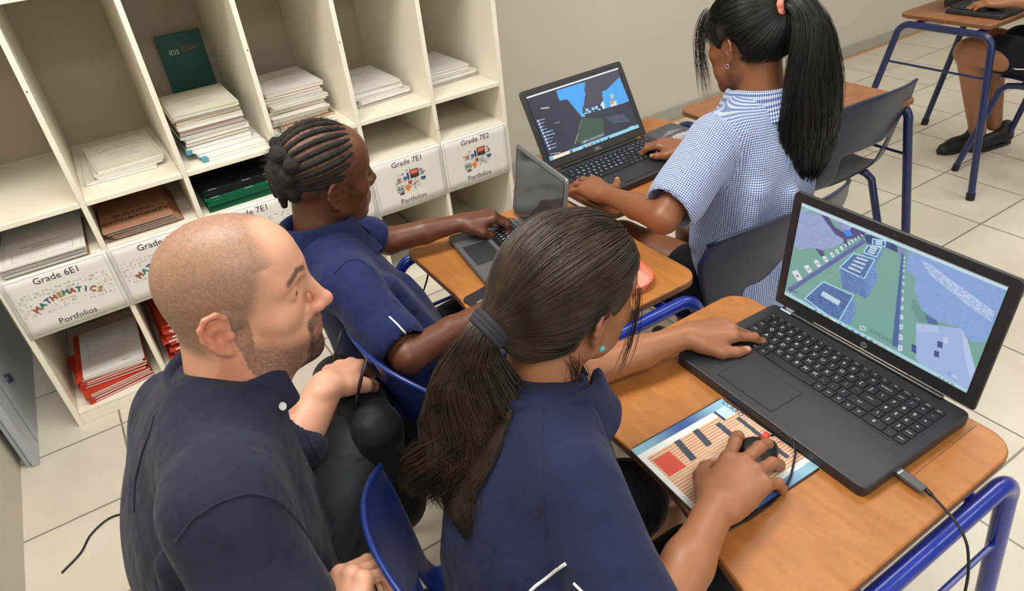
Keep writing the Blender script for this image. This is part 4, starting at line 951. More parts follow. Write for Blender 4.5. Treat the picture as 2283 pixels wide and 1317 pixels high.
cable('mouse_cable', 'thin black mouse cable looping from the mouse past the wrist and off the desk', [(1.117, -1.822, .714), (1.130, -1.826, .720), (1.134, -1.848, .716), (1.100, -1.878, .7062), (1.060, -1.897, .7055), (.985, -1.903, .7052), (.930, -1.897, .7055), (.898, -1.898, .7035), (.882, -1.905, .690), (.878, -1.915, .62), (.88, -1.93, .45), (.90, -1.95, .3), (1.0, -2.0, .02), (1.2, -2.1, .004)], .0018)
t = thing('usb_cable', 'black USB plug and cable leaving the side of the big laptop', 'cable', (1.205, -1.975, .7005))
g = G(); A = frame((0, 0, .009), x=(-.06, -1, -.03)); g.box((.004, -.007, -.004), (.040, .007, .004), A); g.build('plug_body', M['greydark'], t, bevel=.002)
g = G(); g.box((-.004, -.006, -.0022), (.005, .006, .0022), A); g.build('plug_tip', M['steel'], t)
g = G(); P = np.array([(.001, -.040, .0078), (-.004, -.062, .0055), (-.016, -.095, .0035), (-.030, -.118, -.004), (-.036, -.135, -.05), (-.05, -.15, -.16), (-.09, -.165, -.30), (-.16, -.17, -.45), (-.26, -.2, -.6)])
tt = np.arange(len(P)); T = np.linspace(0, len(P)-1, 60); Q = np.stack([np.interp(T, tt, P[:, j]) for j in range(3)], 1)
for _ in range(6): Q[1:-1] = (Q[:-2]+Q[1:-1]*2+Q[2:])/4
g.tube(Q, [.0032 if i < 4 else .0019 for i in range(60)], 8); g.build('cord', M['rubber'], t, sharp=0)
cable('power_cable', 'black cable on the floor tiles at the bottom left behind the crouching man', [(.10, -.52, .003), (.03, -.50, .003), (-.02, -.53, .003), (-.05, -.58, .003), (-.10, -.62, .003)], .003)
cable('charger_cable', 'thin black cable hanging beside the leg of the middle desk', [(.99, -.90, .695), (.975, -.895, .62), (.93, -.90, .54), (.90, -.93, .42), (.93, -.96, .2), (1.0, -1.0, .004), (1.2, -1.05, .004)], .0022)
# pink tray
t = thing('pink_tray', 'pale pink plastic tray with coral rim on the corner of the middle desk', 'tray', (1.258, -1.305, .7004), -1.95)
O = [(-.085, -.03), (-.085, .03)]+[(.03+.055*math.cos(a), .056*math.sin(a)) for a in np.linspace(PI/2*1.0, -PI/2, 13)]
def inset(d): return [(x*(1-d*10), y*(1-d*14)) for x, y in O]
g = G(); n = len(O); rings = [(inset(.006), 0), (O, .016), (inset(.0035), .0155), (inset(.010), .003)]
v = [(x, y, z) for P_, z in rings for x, y in P_]; g.add(v, [tuple(range(n))[::-1]]+[(k*n+i, k*n+(i+1) % n, (k+1)*n+(i+1) % n, (k+1)*n+i) for k in range(3) for i in range(n)]+[tuple(range(3*n, 4*n))]); g.build('tray_body', M['pink'], t, sharp=50)
g = G(); g.tube([(x, y, .016) for x, y in O], .0022, 8, closed=True); g.build('tray_rim', mat('coral_plastic', '#ee6a55', .4), t)
g = G(); g.box((-.055, -.040, .0155), (.0, .040, .0185)); g.build('tray_clip', M['pink'], t, bevel=.001)
# dark pads
t = thing('dark_mouse_pad', 'dark rounded pad on the middle desk by the elbow of the braided student', 'mouse pad', (1.02, -1.215, .7004), .15)
P = []
for x, y, a0 in ((.07, .055, 0), (-.06, .055, 90), (-.06, -.055, 180), (.07, -.055, 270)):
    for k in range(5): a = math.radians(a0+22.5*k); P.append((x+.015*math.cos(a), y+.015*math.sin(a)))
g = G(); g.prism(P, 0, .003); g.build('pad_sheet', M['black'], t, bevel=.0008)
g = G(); g.box((-.06, .03, .003), (-.035, .034, .0032)); g.box((-.055, .0, .003), (-.03, .003, .0032)); g.build('pad_mark', M['silver'], t)
t = thing('grey_mouse_pad', 'dark grey mouse pad with pale blotches right of the lit keyboard laptop', 'mouse pad', (1.91, -.83, .7004), .1)
R2 = Ras(60, 60, '#4b4d55'); R2.poly([(0, .3), (.5, .45), (1, .3), (1, .55), (.5, .62), (.0, .5)], '#a9aaae', .5, 4, mapped=True); R2.poly([(.2, .7), (.6, .8), (.9, .7), (.5, .68)], '#7c7f88', .4, 4, mapped=True)
g = G(); g.box((-.085, -.10, 0), (.055, .10, .0026)); g.build('pad_base', M['black'], t, bevel=.0008)
o = R2.build('pad_print', M['vc'], t, frame((-.083, -.098, .0028)), .136, .196)

# ------------------------------------------------------------------ people
Q = 1.0                                                   # voxel multiplier
def hframe(E, yaw, pit, rol, s):
    y, p, r = map(math.radians, (yaw, pit, rol)); f = np.array([math.cos(y)*math.cos(p), math.sin(y)*math.cos(p), math.sin(p)]); l0 = np.array([-math.sin(y), math.cos(y), 0]); u0 = np.cross(f, l0)
    l = math.cos(r)*l0+math.sin(r)*u0; u = -math.sin(r)*l0+math.cos(r)*u0
    A = np.eye(4); A[:3, 0], A[:3, 1], A[:3, 2], A[:3, 3] = f*s, l*s, u*s, E; return A
def head(S, A, male=False, noseK=1.0, sk=1.0, earK=1.0):
    s = np.linalg.norm(A[:3, 0]); Rw = (A[:3, :3]/s).T
    P = lambda *q: xf(A, q)
    def ell(c, r, k=.01, op=1, rot=None):
        Rr = Rw if rot is None else rot@Rw; S.ell(P(*c), np.array(r)*s, k*s, op, Rr)
    def cone(a, b, ra, rb=None, k=.01, op=1): S.cone(P(*a), P(*b), ra*s, (ra if rb is None else rb)*s, k*s, op)
    ell((-.002, 0, .046), (.091*sk, .0755*sk, .077*sk), .02); ell((.032, 0, .052), (.060, .062, .058*sk), .03); ell((-.038, 0, .026), (.056*sk, .064*sk, .060), .02)
    ell((.040, 0, -.012), (.050, .056, .066), .03); ell((.052, 0, -.050), (.036, .040, .040), .03)
    jw = .056 if male else .050
    for g_ in (-1, 1):
        cone((.000, g_*jw, -.040), (.070, g_*.016, -.088), .016, .017, .028); cone((-.004, g_*.060, .0), (.0, g_*jw, -.044), .014, .015, .03)
        ell((.060, g_*.043, -.008), (.022, .020, .018), .025); ell((.058, g_*.032, -.048), (.022, .020, .022), .025)
    ell((.082, 0, -.090), (.017, .020, .017), .018); 
    if male: ell((.084, 0, -.092), (.018, .022, .018), .012)
    for g_ in (-1, 1):
        cone((.0855, g_*.010, .042), (.070, g_*.044, .041), .0085 if male else .006, .007, .018)
        ell((.094, g_*.031, .022), (.017, .017, .0105), .012, -1)
        # lids around the eyeball
        ell((.0738, g_*.031, .0230), (.0152, .0165, .0138), .006); ell((.0945, g_*.032, .0212), (.0125, .0125, .0031), .003, -1)
    n = noseK
    cone((.0935, 0, .028), (.101+.010*n, 0, -.012), .0065, .0095, .012); ell((.104+.010*n, 0, -.016), (.0115, .0105, .0100), .008)
    for g_ in (-1, 1): ell((.0945+.008*n, g_*.0125, -.0195), (.0120, .0075, .0085), .007); ell((.099+.008*n, g_*.0068, -.0290), (.0050, .0026, .0028), .002, -1)
    ell((.082, 0, -.052), (.021, .028, .024), .02)
    for g_ in (-1, 1):
        cone((.0895, g_*.023, -.0575), (.1015, g_*.006, -.0495), .0035, .0050, .006); cone((.0895, g_*.022, -.0580), (.1005, g_*.006, -.0625), .0035, .0056, .006)
        cone((.094, g_*.022, -.0575), (.1085, g_*.004, -.0565), .0014, .0014, .003, -1); cone((.1085, 0, -.0565), (.1085, g_*.005, -.0565), .0014, .0014, .003, -1)
    for g_ in (-1, 1):                                    # ears
        a = .38*g_; er = np.array([[math.cos(a), -math.sin(a), 0], [math.sin(a), math.cos(a), 0], [0, 0, 1]])  # local rotation
        def ep(x, o, z): x *= earK; z = z*earK; x2 = x*math.cos(.42); y2 = -x*math.sin(.42)*1.0; return (x2-.004, g_*(.0755+y2+o), z+.002)
        ell(ep(-.006, .002, .004), (.016, .0045, .027), .006, rot=np.array([[math.cos(.42), -g_*math.sin(.42), 0], [g_*math.sin(.42), math.cos(.42), 0], [0, 0, 1]]))
        hp_ = [(.008, .002, .006), (.007, .004, .022), (-.001, .006, .031), (-.013, .008, .030), (-.021, .009, .019), (-.021, .009, .004), (-.015, .007, -.010), (-.008, .005, -.022), (.001, .003, -.027), (.006, .002, -.018)]
        for i in range(len(hp_)-1): cone(ep(*hp_[i]), ep(*hp_[i+1]), .0036 if i < 6 else .0048, None, .0035)
        cone(ep(-.012, .006, .020), ep(-.008, .005, -.008), .0030, None, .004)
        ell(ep(-.002, .009, -.001), (.0075, .0065, .0115), .004, -1); ell(ep(-.004, .009, .017), (.006, .004, .006), .003, -1); cone(ep(.008, .003, -.003), ep(.007, .005, -.006), .0045, None, .005)
    return P
def eyes(A, par, g_s=(-1, 1)):
    s = np.linalg.norm(A[:3, 0])
    for g_ in g_s:
        Rn = frame((0.0755, g_*.0315, .0222), x=(0, 1, 0), z=(1, 0, -.12)); g = G(); 
        g.lathe([(.0117*math.sin(a), .0117*math.cos(a)) for a in np.linspace(PI, .42, 14)], 20, A@Rn); e = g.build('eye', M['eyew'], par, sharp=0); inv(e, par)
        g = G(); g.lathe([(.0117*math.sin(a)*1.01, .0117*math.cos(a)*1.01) for a in np.linspace(.50, .02, 7)], 20, A@Rn); e = g.build('iris', M['iris'], par, sharp=0); inv(e, par)
def inv(o, par): return inv_parent(o, par)

def hand(S, W_, xd, zd, side, s, fing, thumb, k=.004, palm=1.0):
    """W_: wrist, xd: finger direction, zd: back-of-hand normal, side +1: thumb on +y. fing: 4 x (spread deg, bend1, bend2, bend3); thumb: points in hand frame or None"""
    A = frame(W_, xd, zd); A[:3, :3] *= s; P = lambda *q: xf(A, (q[0], q[1]*side, q[2]))
    nz = A[:3, 2]/s
    kn = [(.086, .027, .001), (.091, .007, .004), (.086, -.013, .002), (.077, -.031, -.003)]
    ln = [(.042, .025, .021), (.046, .029, .022), (.042, .027, .021), (.033, .020, .019)]; rr = [.0095, .0096, .0090, .0080]
    S.cone(P(-.02, 0, 0), P(.012, 0, -.001), .0215*s, .0215*s, .01, fl=(nz, .74))
    for i, q in enumerate(kn):
        S.cone(P(.010, q[1]*.55, -.002), P(q[0]*.97, q[1], q[2]-.002), .0155*s, (.0120-.0008*(i == 3))*s, .014)
        S.ell(P(q[0], q[1], q[2]+.0015), np.array([.0105]*3)*s, .006)
    S.ell(P(.045, .018, -.012), np.array([.030, .020, .013])*s, .012, 1, (A[:3, :3]/s).T*np.array([[1], [1], [1]])); S.ell(P(.045, -.020, -.010), np.array([.034, .014, .012])*s, .012, 1, (A[:3, :3]/s).T)
    tips = []
    for i, (sp, b1, b2, b3) in enumerate(fing):
        p = np.array(kn[i]); p[2] -= .001; a = 0; pts = [p.copy()]
        for L, b in zip(ln[i], (b1, b2, b3)):
            a += math.radians(b); d = np.array([math.cos(a)*math.cos(math.radians(sp)), math.cos(a)*math.sin(math.radians(sp)), -math.sin(a)]); p = p+d*L; pts.append(p.copy())
        r = rr[i]*s; W4 = [P(*q) for q in pts]
        S.cone(W4[0], W4[1], r*1.05, r*.98, k); S.cone(W4[1], W4[2], r*.96, r*.88, .003); tipd = W4[3]-(W4[3]-W4[2])*(.28)
        S.cone(W4[2], tipd, r*.88, r*.74, .003)
        for q in W4[1:3]: S.ell(q, [r*1.04]*3, .003)
        up = np.cross(W4[3]-W4[2], A[:3, 1]*side); up = -up if up@nz < 0 else up; up = _n(up); tips.append((tipd+up*r*.55, W4[3]-W4[2], up, r))
    if thumb:
        T = [P(*q) for q in thumb]; r = .0118*s
        S.cone(T[0], T[1], .0165*s, .0128*s, .012); S.cone(T[1], T[2], .0122*s, .0108*s, .006); S.cone(T[2], T[3], .0108*s, .0085*s, .003)
        d = T[3]-T[2]; up = nz-_n(d)*(nz@_n(d)); up = _n(up+0.35*A[:3, 1]/s*side); tips.append((T[3]+up*.0055*s, d, up, .0100*s))
    return tips
def skin_col(V, base, tips=(), nail=None, dark=None):
    c = np.array(lin(base))*np.ones((len(V), 3))
    for p, d, up, r in tips:
        q = V-p; dd = _n(d); x = q@dd; y = np.abs(q@np.cross(dd, up)); z = q@up
        m = (np.abs(x) < r*.75) & (y < r*.62) & (z > -r*.25) & (z < r*.6); c[m] = lin(nail)
    return c
def lerpc(c, col, m): m = np.clip(m, 0, 1)[:, None]; return c*(1-m)+np.array(lin(col))*m
def sstep(a, b, x): t = np.clip((x-a)/(b-a), 0, 1); return t*t*(3-2*t)
def face_col(c, V, A, base, lip, male=False, brow='#2a1d16', dark=None):
    Ai = np.linalg.inv(A); L = xf(Ai, V); x, y, z = L.T; near = (np.abs(x) < .2) & (np.abs(y) < .12) & (z > -.2)
    m = np.where((x > .075), sstep(.013, .006, np.hypot((z+.0565)*1.0, 0))*sstep(.026, .021, np.abs(y))*sstep(.012, .004, np.abs(z+.0560)), 0); c = lerpc(c, lip, m*.75)
    bz = .046+.010*(1-np.abs(np.abs(y)-.028)/.03); m = (x > .05)*sstep(.0055, .0025, np.abs(z-bz+.004))*sstep(.007, .012, np.abs(y))*sstep(.054, .047, np.abs(y)); c = lerpc(c, brow, m*.85)
    m = (np.abs(y) > .0785)*(z > -.036)*sstep(.05, .03, np.abs(z))*(np.abs(x+.005) < .035); c = lerpc(c, lip, m*(.35 if male else .15))
    if male:
        hl = .060+.030*np.clip(np.abs(y)/.07, 0, 1)**2
        # scalp: behind the hairline, above the nape, above the ear front
        fr = np.where(z > .075, .066-.35*(z-.075)-.25*np.maximum(0, .035-np.abs(y)), .052-.5*np.maximum(0, .060-z)*(z > .0)); fr = np.where(z < .0, -.03, fr)
        sc = sstep(-.012, .012, fr-x)*sstep(-.050, -.030, z+.25*np.maximum(0, x+.0)); ear = (np.abs(y) > .077) & (np.abs(x+.006) < .034) & (z < .04)
        c = lerpc(c, '#74604f', sc*.70*(~ear)*(.82+.36*np.random.default_rng(1).random(len(x))))
        side_ = sstep(-.010, .012, x+.02)*sstep(.012, -.006, z+.02-.0)*sstep(-.04, -.02, -z-.115+.0)
        jaw = sstep(.016, -.012, z+.035+.30*np.maximum(0, x-.03))*sstep(-.012, .012, x)*sstep(-.118, -.100, z)
        must = (x > .08)*sstep(.004, .0, np.abs(z+.040)-.007)*sstep(.034, .026, np.abs(y))
        chin = (x > .060)*sstep(-.066, -.074, z)*sstep(.034, .022, np.abs(y)); sb = (np.abs(x-.012) < .014)*sstep(.028, .0, z)*sstep(-.05, -.03, z)*(np.abs(y) > .055)
        corner = (x > .07)*sstep(.006, .002, np.abs(np.abs(y)-.030))*sstep(-.03, -.04, z)
        rn_ = np.random.default_rng(2).random(len(x)); c = lerpc(c, '#64493c', np.clip(jaw*.72+sb*.6, 0, .72)*(~ear)*(.75+.4*rn_)); c = lerpc(c, '#33261f', np.clip(must*.70+chin*.82+corner*.65, 0, .85)*(.8+.3*rn_))
        c = lerpc(c, '#d98a72', ((x > .104)*sstep(.03, .0, np.abs(z+.015)))*.5); c = lerpc(c, '#c9705c', ear*.35)
    return np.where(near[:, None], c, c)
def cloth_uv(V, axes):
    """axes: list of (origin, axis dir, radial reference, mean radius); picks the nearest limb -> (around, along, 0)"""
    best = None; out = None
    for o, _a, u, r, b_ in axes:
        o = np.array(o, float); b_ = np.array(b_, float); d = b_-o; L = np.linalg.norm(d); d = d/L; q = V-o; t = q@d; tc = np.clip(t, 0, L); dist = np.linalg.norm(q-tc[:, None]*d, axis=1)-r
        U = _n(np.array(u)-d*(np.array(u)@d)); W_ = np.cross(d, U); ang = np.arctan2(q@W_, q@U); uv = np.stack([ang*r, t, np.zeros(len(V))], 1)
        if best is None: best, out = dist, uv
        else: m = dist < best; best = np.where(m, dist, best); out = np.where(m[:, None], uv, out)
    return out
def collar(name, par, m, c, up, fwd, r, h=.030, leaf=.045, gap=28, out=.030, rx=1.15, droop=.0, pt=.55, sub=1):
    """fold-down collar round a neck: c centre of the neck opening, r neck radius"""
    A = frame(c, x=fwd, z=up); g0 = math.radians(gap)
    prof = [(-.002, -.010), (.001, h*.5), (.004, h*.95), (.009, h*1.08), (.014, h*.95), (.014+out*.5, h-leaf*.55), (.014+out, h-leaf)]
    def f(u, v):
        a = g0+(2*PI-2*g0)*u; i = v*(len(prof)-1); j = min(int(i), len(prof)-2); t = i-j; q = np.array(prof[j])*(1-t)+np.array(prof[j+1])*t
        fr = math.cos(a); point = max(0, 1-min(u, 1-u)/.12); ext = (1+pt*point**1.5) if v > .7 else 1
        rad = r+q[0]*(1+(ext-1)*.8); sidef = abs(math.sin(a))
        return xf(A, (rad*math.cos(a)*rx, rad*math.sin(a), q[1]-(.018*sidef*(1 if v > .7 else .0)) - .012*max(0, fr)*1.0-(ext-1)*leaf*.3+droop*max(0, fr)))
    g = G(); g.grid(f, 40, 12); o = g.build(name, m, par, solid=.0026, sub=sub, sharp=0)
    at_ = o.data.attributes.new('cloth', 'FLOAT_VECTOR', 'POINT'); at_.data.foreach_set('vector', np.array([(i/40*.42, j/12*.085, 0) for i in range(41) for j in range(13)], np.float32).ravel()); return inv(o, par)
def wr(scale, amp, seed=0):                                # soft cloth folds
    r = np.random.default_rng(seed); D = r.normal(size=(6, 3)); D /= np.linalg.norm(D, axis=1)[:, None]; ph = r.random(6)*6; fq = scale*(.7+.8*r.random(6))
    def fn(P):
        w_ = np.zeros(len(P)); q = P+.012*np.sin(P[:, [1, 2, 0]]*scale*.6+1)
        for d, p_, f_ in zip(D, ph, fq): w_ += np.sin(q@d*f_+p_)
        return amp*(np.abs(w_/3)-.45)
    return fn
def person(name, label, loc): return thing(name, label, 'person', loc)
def body(S, par, h, m, colf, relax=1, name='body'):
    V, F = S.mesh(h*Q); o = npmesh(name, V, F, m, par, colf(V), relax=relax); return o
def cloth(S, par, h, m, name, disp=None, relax=2, uv=None):
    V, F = S.mesh(h*Q, disp, .01); return npmesh(name, V, F, m, par, relax=relax, attrs={'cloth': cloth_uv(V, uv)} if uv else None)

from mathutils.bvhtree import BVHTree
def drape(o, px, lift=.0006, n=None):
    """seam line: points of a garment's surface met along sight lines"""
    me = o.data; co = np.empty(len(me.vertices)*3, np.float32); me.vertices.foreach_get('co', co); bv = BVHTree.FromPolygons(co.reshape(-1, 3).tolist(), [tuple(p.vertices) for p in me.polygons])
    P = np.array(px, float); t0 = np.linspace(0, 1, len(P)); T = np.linspace(0, 1, n or len(P)*7); P = np.stack([np.interp(T, t0, P[:, i]) for i in (0, 1)], 1)
    for _ in range(4): P[1:-1] = (P[:-2]+2*P[1:-1]+P[2:])/4
    out = []
    for u, v in P:
        d = at(u, v, 1)-CAMP; h = bv.ray_cast(Vector(CAMP), Vector(d).normalized())
        if h[0] is not None: out.append(np.array(h[0])+np.array(h[1])*lift)
    return out

def pushout(L, sd, d, gap, it=4):
    sh = L.shape; P = L.reshape(-1, 3).copy(); d = _n(d)
    for _ in range(it): P += d*np.clip(gap*(.4+.6*((np.arange(len(P))//sh[1]) % 7)/7)-sd.ev(P), 0, .03)[:, None]
    return P.reshape(sh)
# hair laid over a head: strands run from roots to a tie point over the skull
def skull_pt(d, off, s=1.0, hc=(-.004, 0, .046), hr=(.097, .0800, .082)):
    d = np.asarray(d, float); n = np.linalg.norm(d/np.array(hr), axis=-1, keepdims=True); return np.array(hc)+d/n+off*d/np.linalg.norm(d, axis=-1, keepdims=True)
def cap_strands(A, tie, N, m=14, off=.006, hl=None, rnd=None, jit=.03, tn=.012, flat=0, sd=None):
    rnd = rnd or np.random.default_rng(1); out = []
    s = np.linalg.norm(A[:3, 0])
    D = rnd.normal(size=(N*3, 3)); D /= np.linalg.norm(D, axis=1)[:, None]; keep = hl(D); D = D[keep][:N]; N = len(D)
    td = _n(np.array(tie)-np.array((-.004, 0, .046))); T = np.linspace(0, 1, m); L = np.zeros((N, m, 3)); o = off*(.4+rnd.random(N))
    tj = np.array(tie)+rnd.normal(size=(N, 3))*tn*.5
    for k, t in enumerate(T):
        d = D*(1-t)+td*t; d /= np.linalg.norm(d, axis=1)[:, None]; p = skull_pt(d, (o*(1 if k else .2))[:, None]); b = sstep(.78, 1, np.full(N, t))[:, None]; L[:, k] = p*(1-b)+tj*b
    L[:, 1:-1] += rnd.normal(size=(N, 1, 3))*.0012
    W3 = xf(A, L)
    if sd is not None:
        cc = xf(A, (-.004, 0, .040)); sh = W3.shape; P_ = W3.reshape(-1, 3); oo = np.repeat(o*s, m)*.9+.0004
        for _ in range(3): dd = sd.ev(P_); rd = P_-cc; rd /= np.linalg.norm(rd, axis=1)[:, None]; P_ = P_+rd*np.clip(oo-dd, 0, .02)[:, None]
        W3 = P_.reshape(sh)
    return W3
def tail_strands(path, wid, N, m=26, rnd=None, wave=.006, dirs=None, endj=.06, curl=1.0):
    """bundle along path with elliptic half widths wid[(a,b)]"""
    rnd = rnd or np.random.default_rng(2); P = np.array(path, float); n = len(P); tt = np.linspace(0, 1, n); T = np.linspace(0, 1, m)
    mm = np.gradient(P, tt, axis=0); i = np.clip(np.searchsorted(tt, T)-1, 0, n-2); h_ = 1/(n-1); u = ((T-tt[i])/h_)[:, None]
    C_ = (2*u**3-3*u**2+1)*P[i]+(u**3-2*u**2+u)*h_*mm[i]+(-2*u**3+3*u**2)*P[i+1]+(u**3-u**2)*h_*mm[i+1]
    tg = np.gradient(C_, axis=0); tg /= np.linalg.norm(tg, axis=1)[:, None]; U = np.array(dirs, float)-tg*(tg@np.array(dirs))[:, None]; U /= np.linalg.norm(U, axis=1)[:, None]; V = np.cross(tg, U)
    Wd = np.array(wid, float); a = np.interp(T, tt, Wd[:, 0]); b = np.interp(T, tt, Wd[:, 1]); ang = rnd.random(N)*2*PI; r = np.sqrt(rnd.random(N))*.95+.05
    ph = rnd.random(N)*.9+np.cos(ang)*1.2; ln = 1-endj*3*rnd.random(N)**2; L = np.zeros((N, m, 3)); fq = 9+rnd.random(N)*3
    for k in range(m):
        kt = np.clip(T[k]*ln, 0, 1); ii = kt*(m-1); j = np.minimum(ii.astype(int), m-2); f = (ii-j)[:, None]; lp = lambda Z: Z[j]*(1-f)+Z[j+1]*f
        aa = np.interp(kt, T, a); bb = np.interp(kt, T, b); w_ = wave*kt*np.sin(kt*fq*curl+ph)
        L[:, k] = lp(C_)+((r*np.cos(ang)*aa)+w_)[:, None]*lp(U)+((r*np.sin(ang)*bb)+w_*.5)[:, None]*lp(V)
    return L
def strand_mesh(name, groups, m, par):
    Vs = []; Fs = []; n = 0
    for L, r in groups: V, F = strands(L, r); Vs.append(V); Fs.append(F+n); n += len(V)
    return npmesh(name, np.concatenate(Vs), np.concatenate(Fs), m, par)
CURL = [(2, 28, 30, 18)]*4
def legs(S, hip, knee, ank, r=(.075, .055, .036), k=.02): S.cone(hip, knee, r[0], r[1], k); S.cone(knee, ank, r[1]*.95, r[2], k)
def shoe(par, ank, fwd, s, m='shoe', stripe=False):
    A = frame((ank[0], ank[1], 0), x=fwd); S = SDF(); P = lambda *q: xf(A, np.array(q)*s)
    S.cone(P(-.035, 0, .045), P(.10, 0, .034), .038*s, .030*s, .02); S.cone(P(.08, 0, .03), P(.155, .004, .026), .036*s, .028*s, .02); S.cone(P(-.03, 0, .05), P(-.03, 0, .09), .036*s, .034*s, .02); S.plane(P(0, 0, .012), (0, 0, -1))
    o = cloth(S, par, .004, M[m], 'shoe', relax=1)
    g = G(); g.prism([(x, y) for x, y in [(-.072, .0), (-.06, .03), (0, .036), (.06, .040), (.12, .042), (.165, .028), (.185, .0), (.165, -.028), (.12, -.040), (.06, -.034), (0, -.034), (-.06, -.03)]], .001, .018, A@np.diag([s, s, s, 1])); e = g.build('shoe_sole', M['rubber'], par, bevel=.003); inv(e, par)
    if stripe: g = G(); g.tube([P(-.05, -.034, .02), P(.02, -.037, .028), (P(.09, -.038, .03)), P(.15, -.028, .022)], .004*s, 6); e = g.build('shoe_stripe', M['shoesole'], par, sharp=0); inv(e, par)

# ================================================================== the student in the foreground
PG = person('student_person', 'person in a navy polo with a long dark ponytail, right hand on a mouse', (.80, -1.74, 0))
A = hframe((.8685, -1.650, .990), 2, -14, 5, .945); S = SDF(); head(S, A)
S.cone(xf(A, (-.028, 0, -.02)), (.800, -1.672, .865), .050, .052, .02)
RSH = np.array((.756, -1.808, .850)); REL = np.array((.738, -1.962, .735)); RWR = np.array((.930, -1.886, .752))
LSH = np.array((.815, -1.520, .835)); LEL = np.array((.965, -1.545, .740)); LWR = np.array((1.165, -1.592, .748))
S.loft([((.70, -1.745, .50), (0, 1, 0), .13, .10), ((.74, -1.72, .70), (0, 1, 0), .13, .09), ((.795, -1.675, .86), (0, 1, 0), .09, .06)], .02)
S.cone((.78, -1.68, .845), RSH-[0,0,.01], .035, .036, .03); S.cone((.78, -1.675, .845), LSH-[0,0,.01], .035, .036, .03)
S.cone(RSH, REL, .042, .036, .015); S.cone(REL, REL*.45+RWR*.55, .037, .031, .012); S.cone(REL*.45+RWR*.55, RWR, .031, .0225, .012)
S.cone(LSH, LEL, .042, .035, .015); S.cone(LEL, LEL*.45+LWR*.55, .034, .030, .012); S.cone(LEL*.45+LWR*.55, LWR, .029, .0215, .012)
t1 = hand(S, RWR, (.955, .28, -.05), (.05, -.03, 1), 1, 1.02, [(12, 8, 14, 8), (-4, 8, 18, 12), (-12, 14, 26, 16), (-20, 26, 32, 18)], [(.022, .026, -.010), (.050, .046, -.020), (.074, .052, -.026), (.094, .048, -.030)])
t2 = hand(S, LWR, (.93, -.33, -.05), (.05, .0, 1), -1, .93, [(2, 14, 26, 12), (-3, 34, 48, 26), (-7, 44, 52, 30), (-14, 46, 50, 28)], [(.022, .026, -.008), (.052, .045, -.018), (.080, .050, -.020), (.104, .047, -.022)])
for sg in (-1, 1): S.cone((.74, -1.74+sg*.08, .50), (1.08, -1.74+sg*.09, .515), .070, .052, .02); S.cone((1.08, -1.74+sg*.09, .515), (1.06, -1.74+sg*.09, .10), .048, .034, .02)
BR = '#9c6848'
body(S, PG, .0030, M['skin'], lambda V: face_col(skin_col(V, BR, t1+t2, '#c99a80'), V, A, BR, '#8a4a40'))
# polo
S = SDF()
secs = [((.70, -1.748, .47), (0, 1, 0), .150, .120), ((.70, -1.745, .58), (0, 1, 0), .145, .112), ((.730, -1.725, .72), (.02, 1, 0), .152, .108), ((.765, -1.700, .815), (.05, 1, 0), .150, .094), ((.788, -1.683, .870), (.05, 1, 0), .095, .072), ((.805, -1.675, .905), (0, 1, 0), .060, .058)]
S.loft(secs, .02, 2.2); S.cone((.785, -1.70, .862), RSH+[0, .01, .002], .054, .056, .035); S.cone((.79, -1.65, .862), LSH, .054, .052, .035)
e_ = RSH*.18+REL*.82; S.cone(RSH+[0, .01, 0], e_, .054, .056, .025); f_ = LSH*.35+LEL*.65; S.cone(LSH, f_, .052, .054, .025)
n_ = _n(REL-RSH); S.plane(e_+n_*.028, n_) if False else None
S.cone(e_+n_*.02, e_+n_*.12, .047, .052, .004, -1); n2 = _n(LEL-LSH); S.cone(f_+n2*.02, f_+n2*.12, .044, .048, .004, -1)
for a_, b_, r_ in [((.66, -1.80, .70), (.70, -1.84, .80), .010), ((.655, -1.78, .62), (.67, -1.86, .74), .012), ((.70, -1.86, .73), (.735, -1.90, .80), .010), ((.65, -1.72, .58), (.64, -1.80, .66), .010)]: S.cone(a_, b_, r_, r_*.6, .03)
SHIRT_G = S; SHG = cloth(S, PG, .0042, M['poloblue'], 'polo_shirt', wr(26, .0040, 3))
collar('shirt_collar', PG, M['poloblue'], (.806, -1.676, .888), (.26, .03, 1), (1, 0, -.1), .059, .026, .058, 20, .026, 1.15, 0, .08)
# seams and white piping
def stitch(par, o, px, r, m, name, lift=.0006, flat=None):
    P = drape(o, px, lift)
    if len(P) > 3: g = G(); g.tube(P, r, 6, flat=flat); inv(g.build(name, m, par, sharp=0), par)
stitch(PG, SHG, [(1210, 905), (1210, 1000), (1211, 1100), (1216, 1180), (1232, 1240), (1248, 1268)], .0012, M['poloblue'], 'back_seam')
stitch(PG, SHG, [(1262, 1256), (1240, 1270), (1215, 1290), (1195, 1305), (1182, 1318)], .0022, M['white'], 'piping', .0004)
stitch(PG, SHG, [(1280, 1300), (1290, 1310), (1300, 1320)], .0020, M['white'], 'piping', .0004)
S = SDF(); S.loft([((.69, -1.745, .44), (0, 1, 0), .155, .125), ((.70, -1.745, .52), (0, 1, 0), .150, .12)], .02)
for sg in (-1, 1): S.cone((.74, -1.745+sg*.082, .500), (.97, -1.745+sg*.09, .512), .082, .076, .02)
cloth(S, PG, .006, M['short'], 'shorts', wr(20, .004, 4))
for sg in (-1, 1): shoe(PG, (1.05, -1.74+sg*.09), (1, 0, 0), .9)
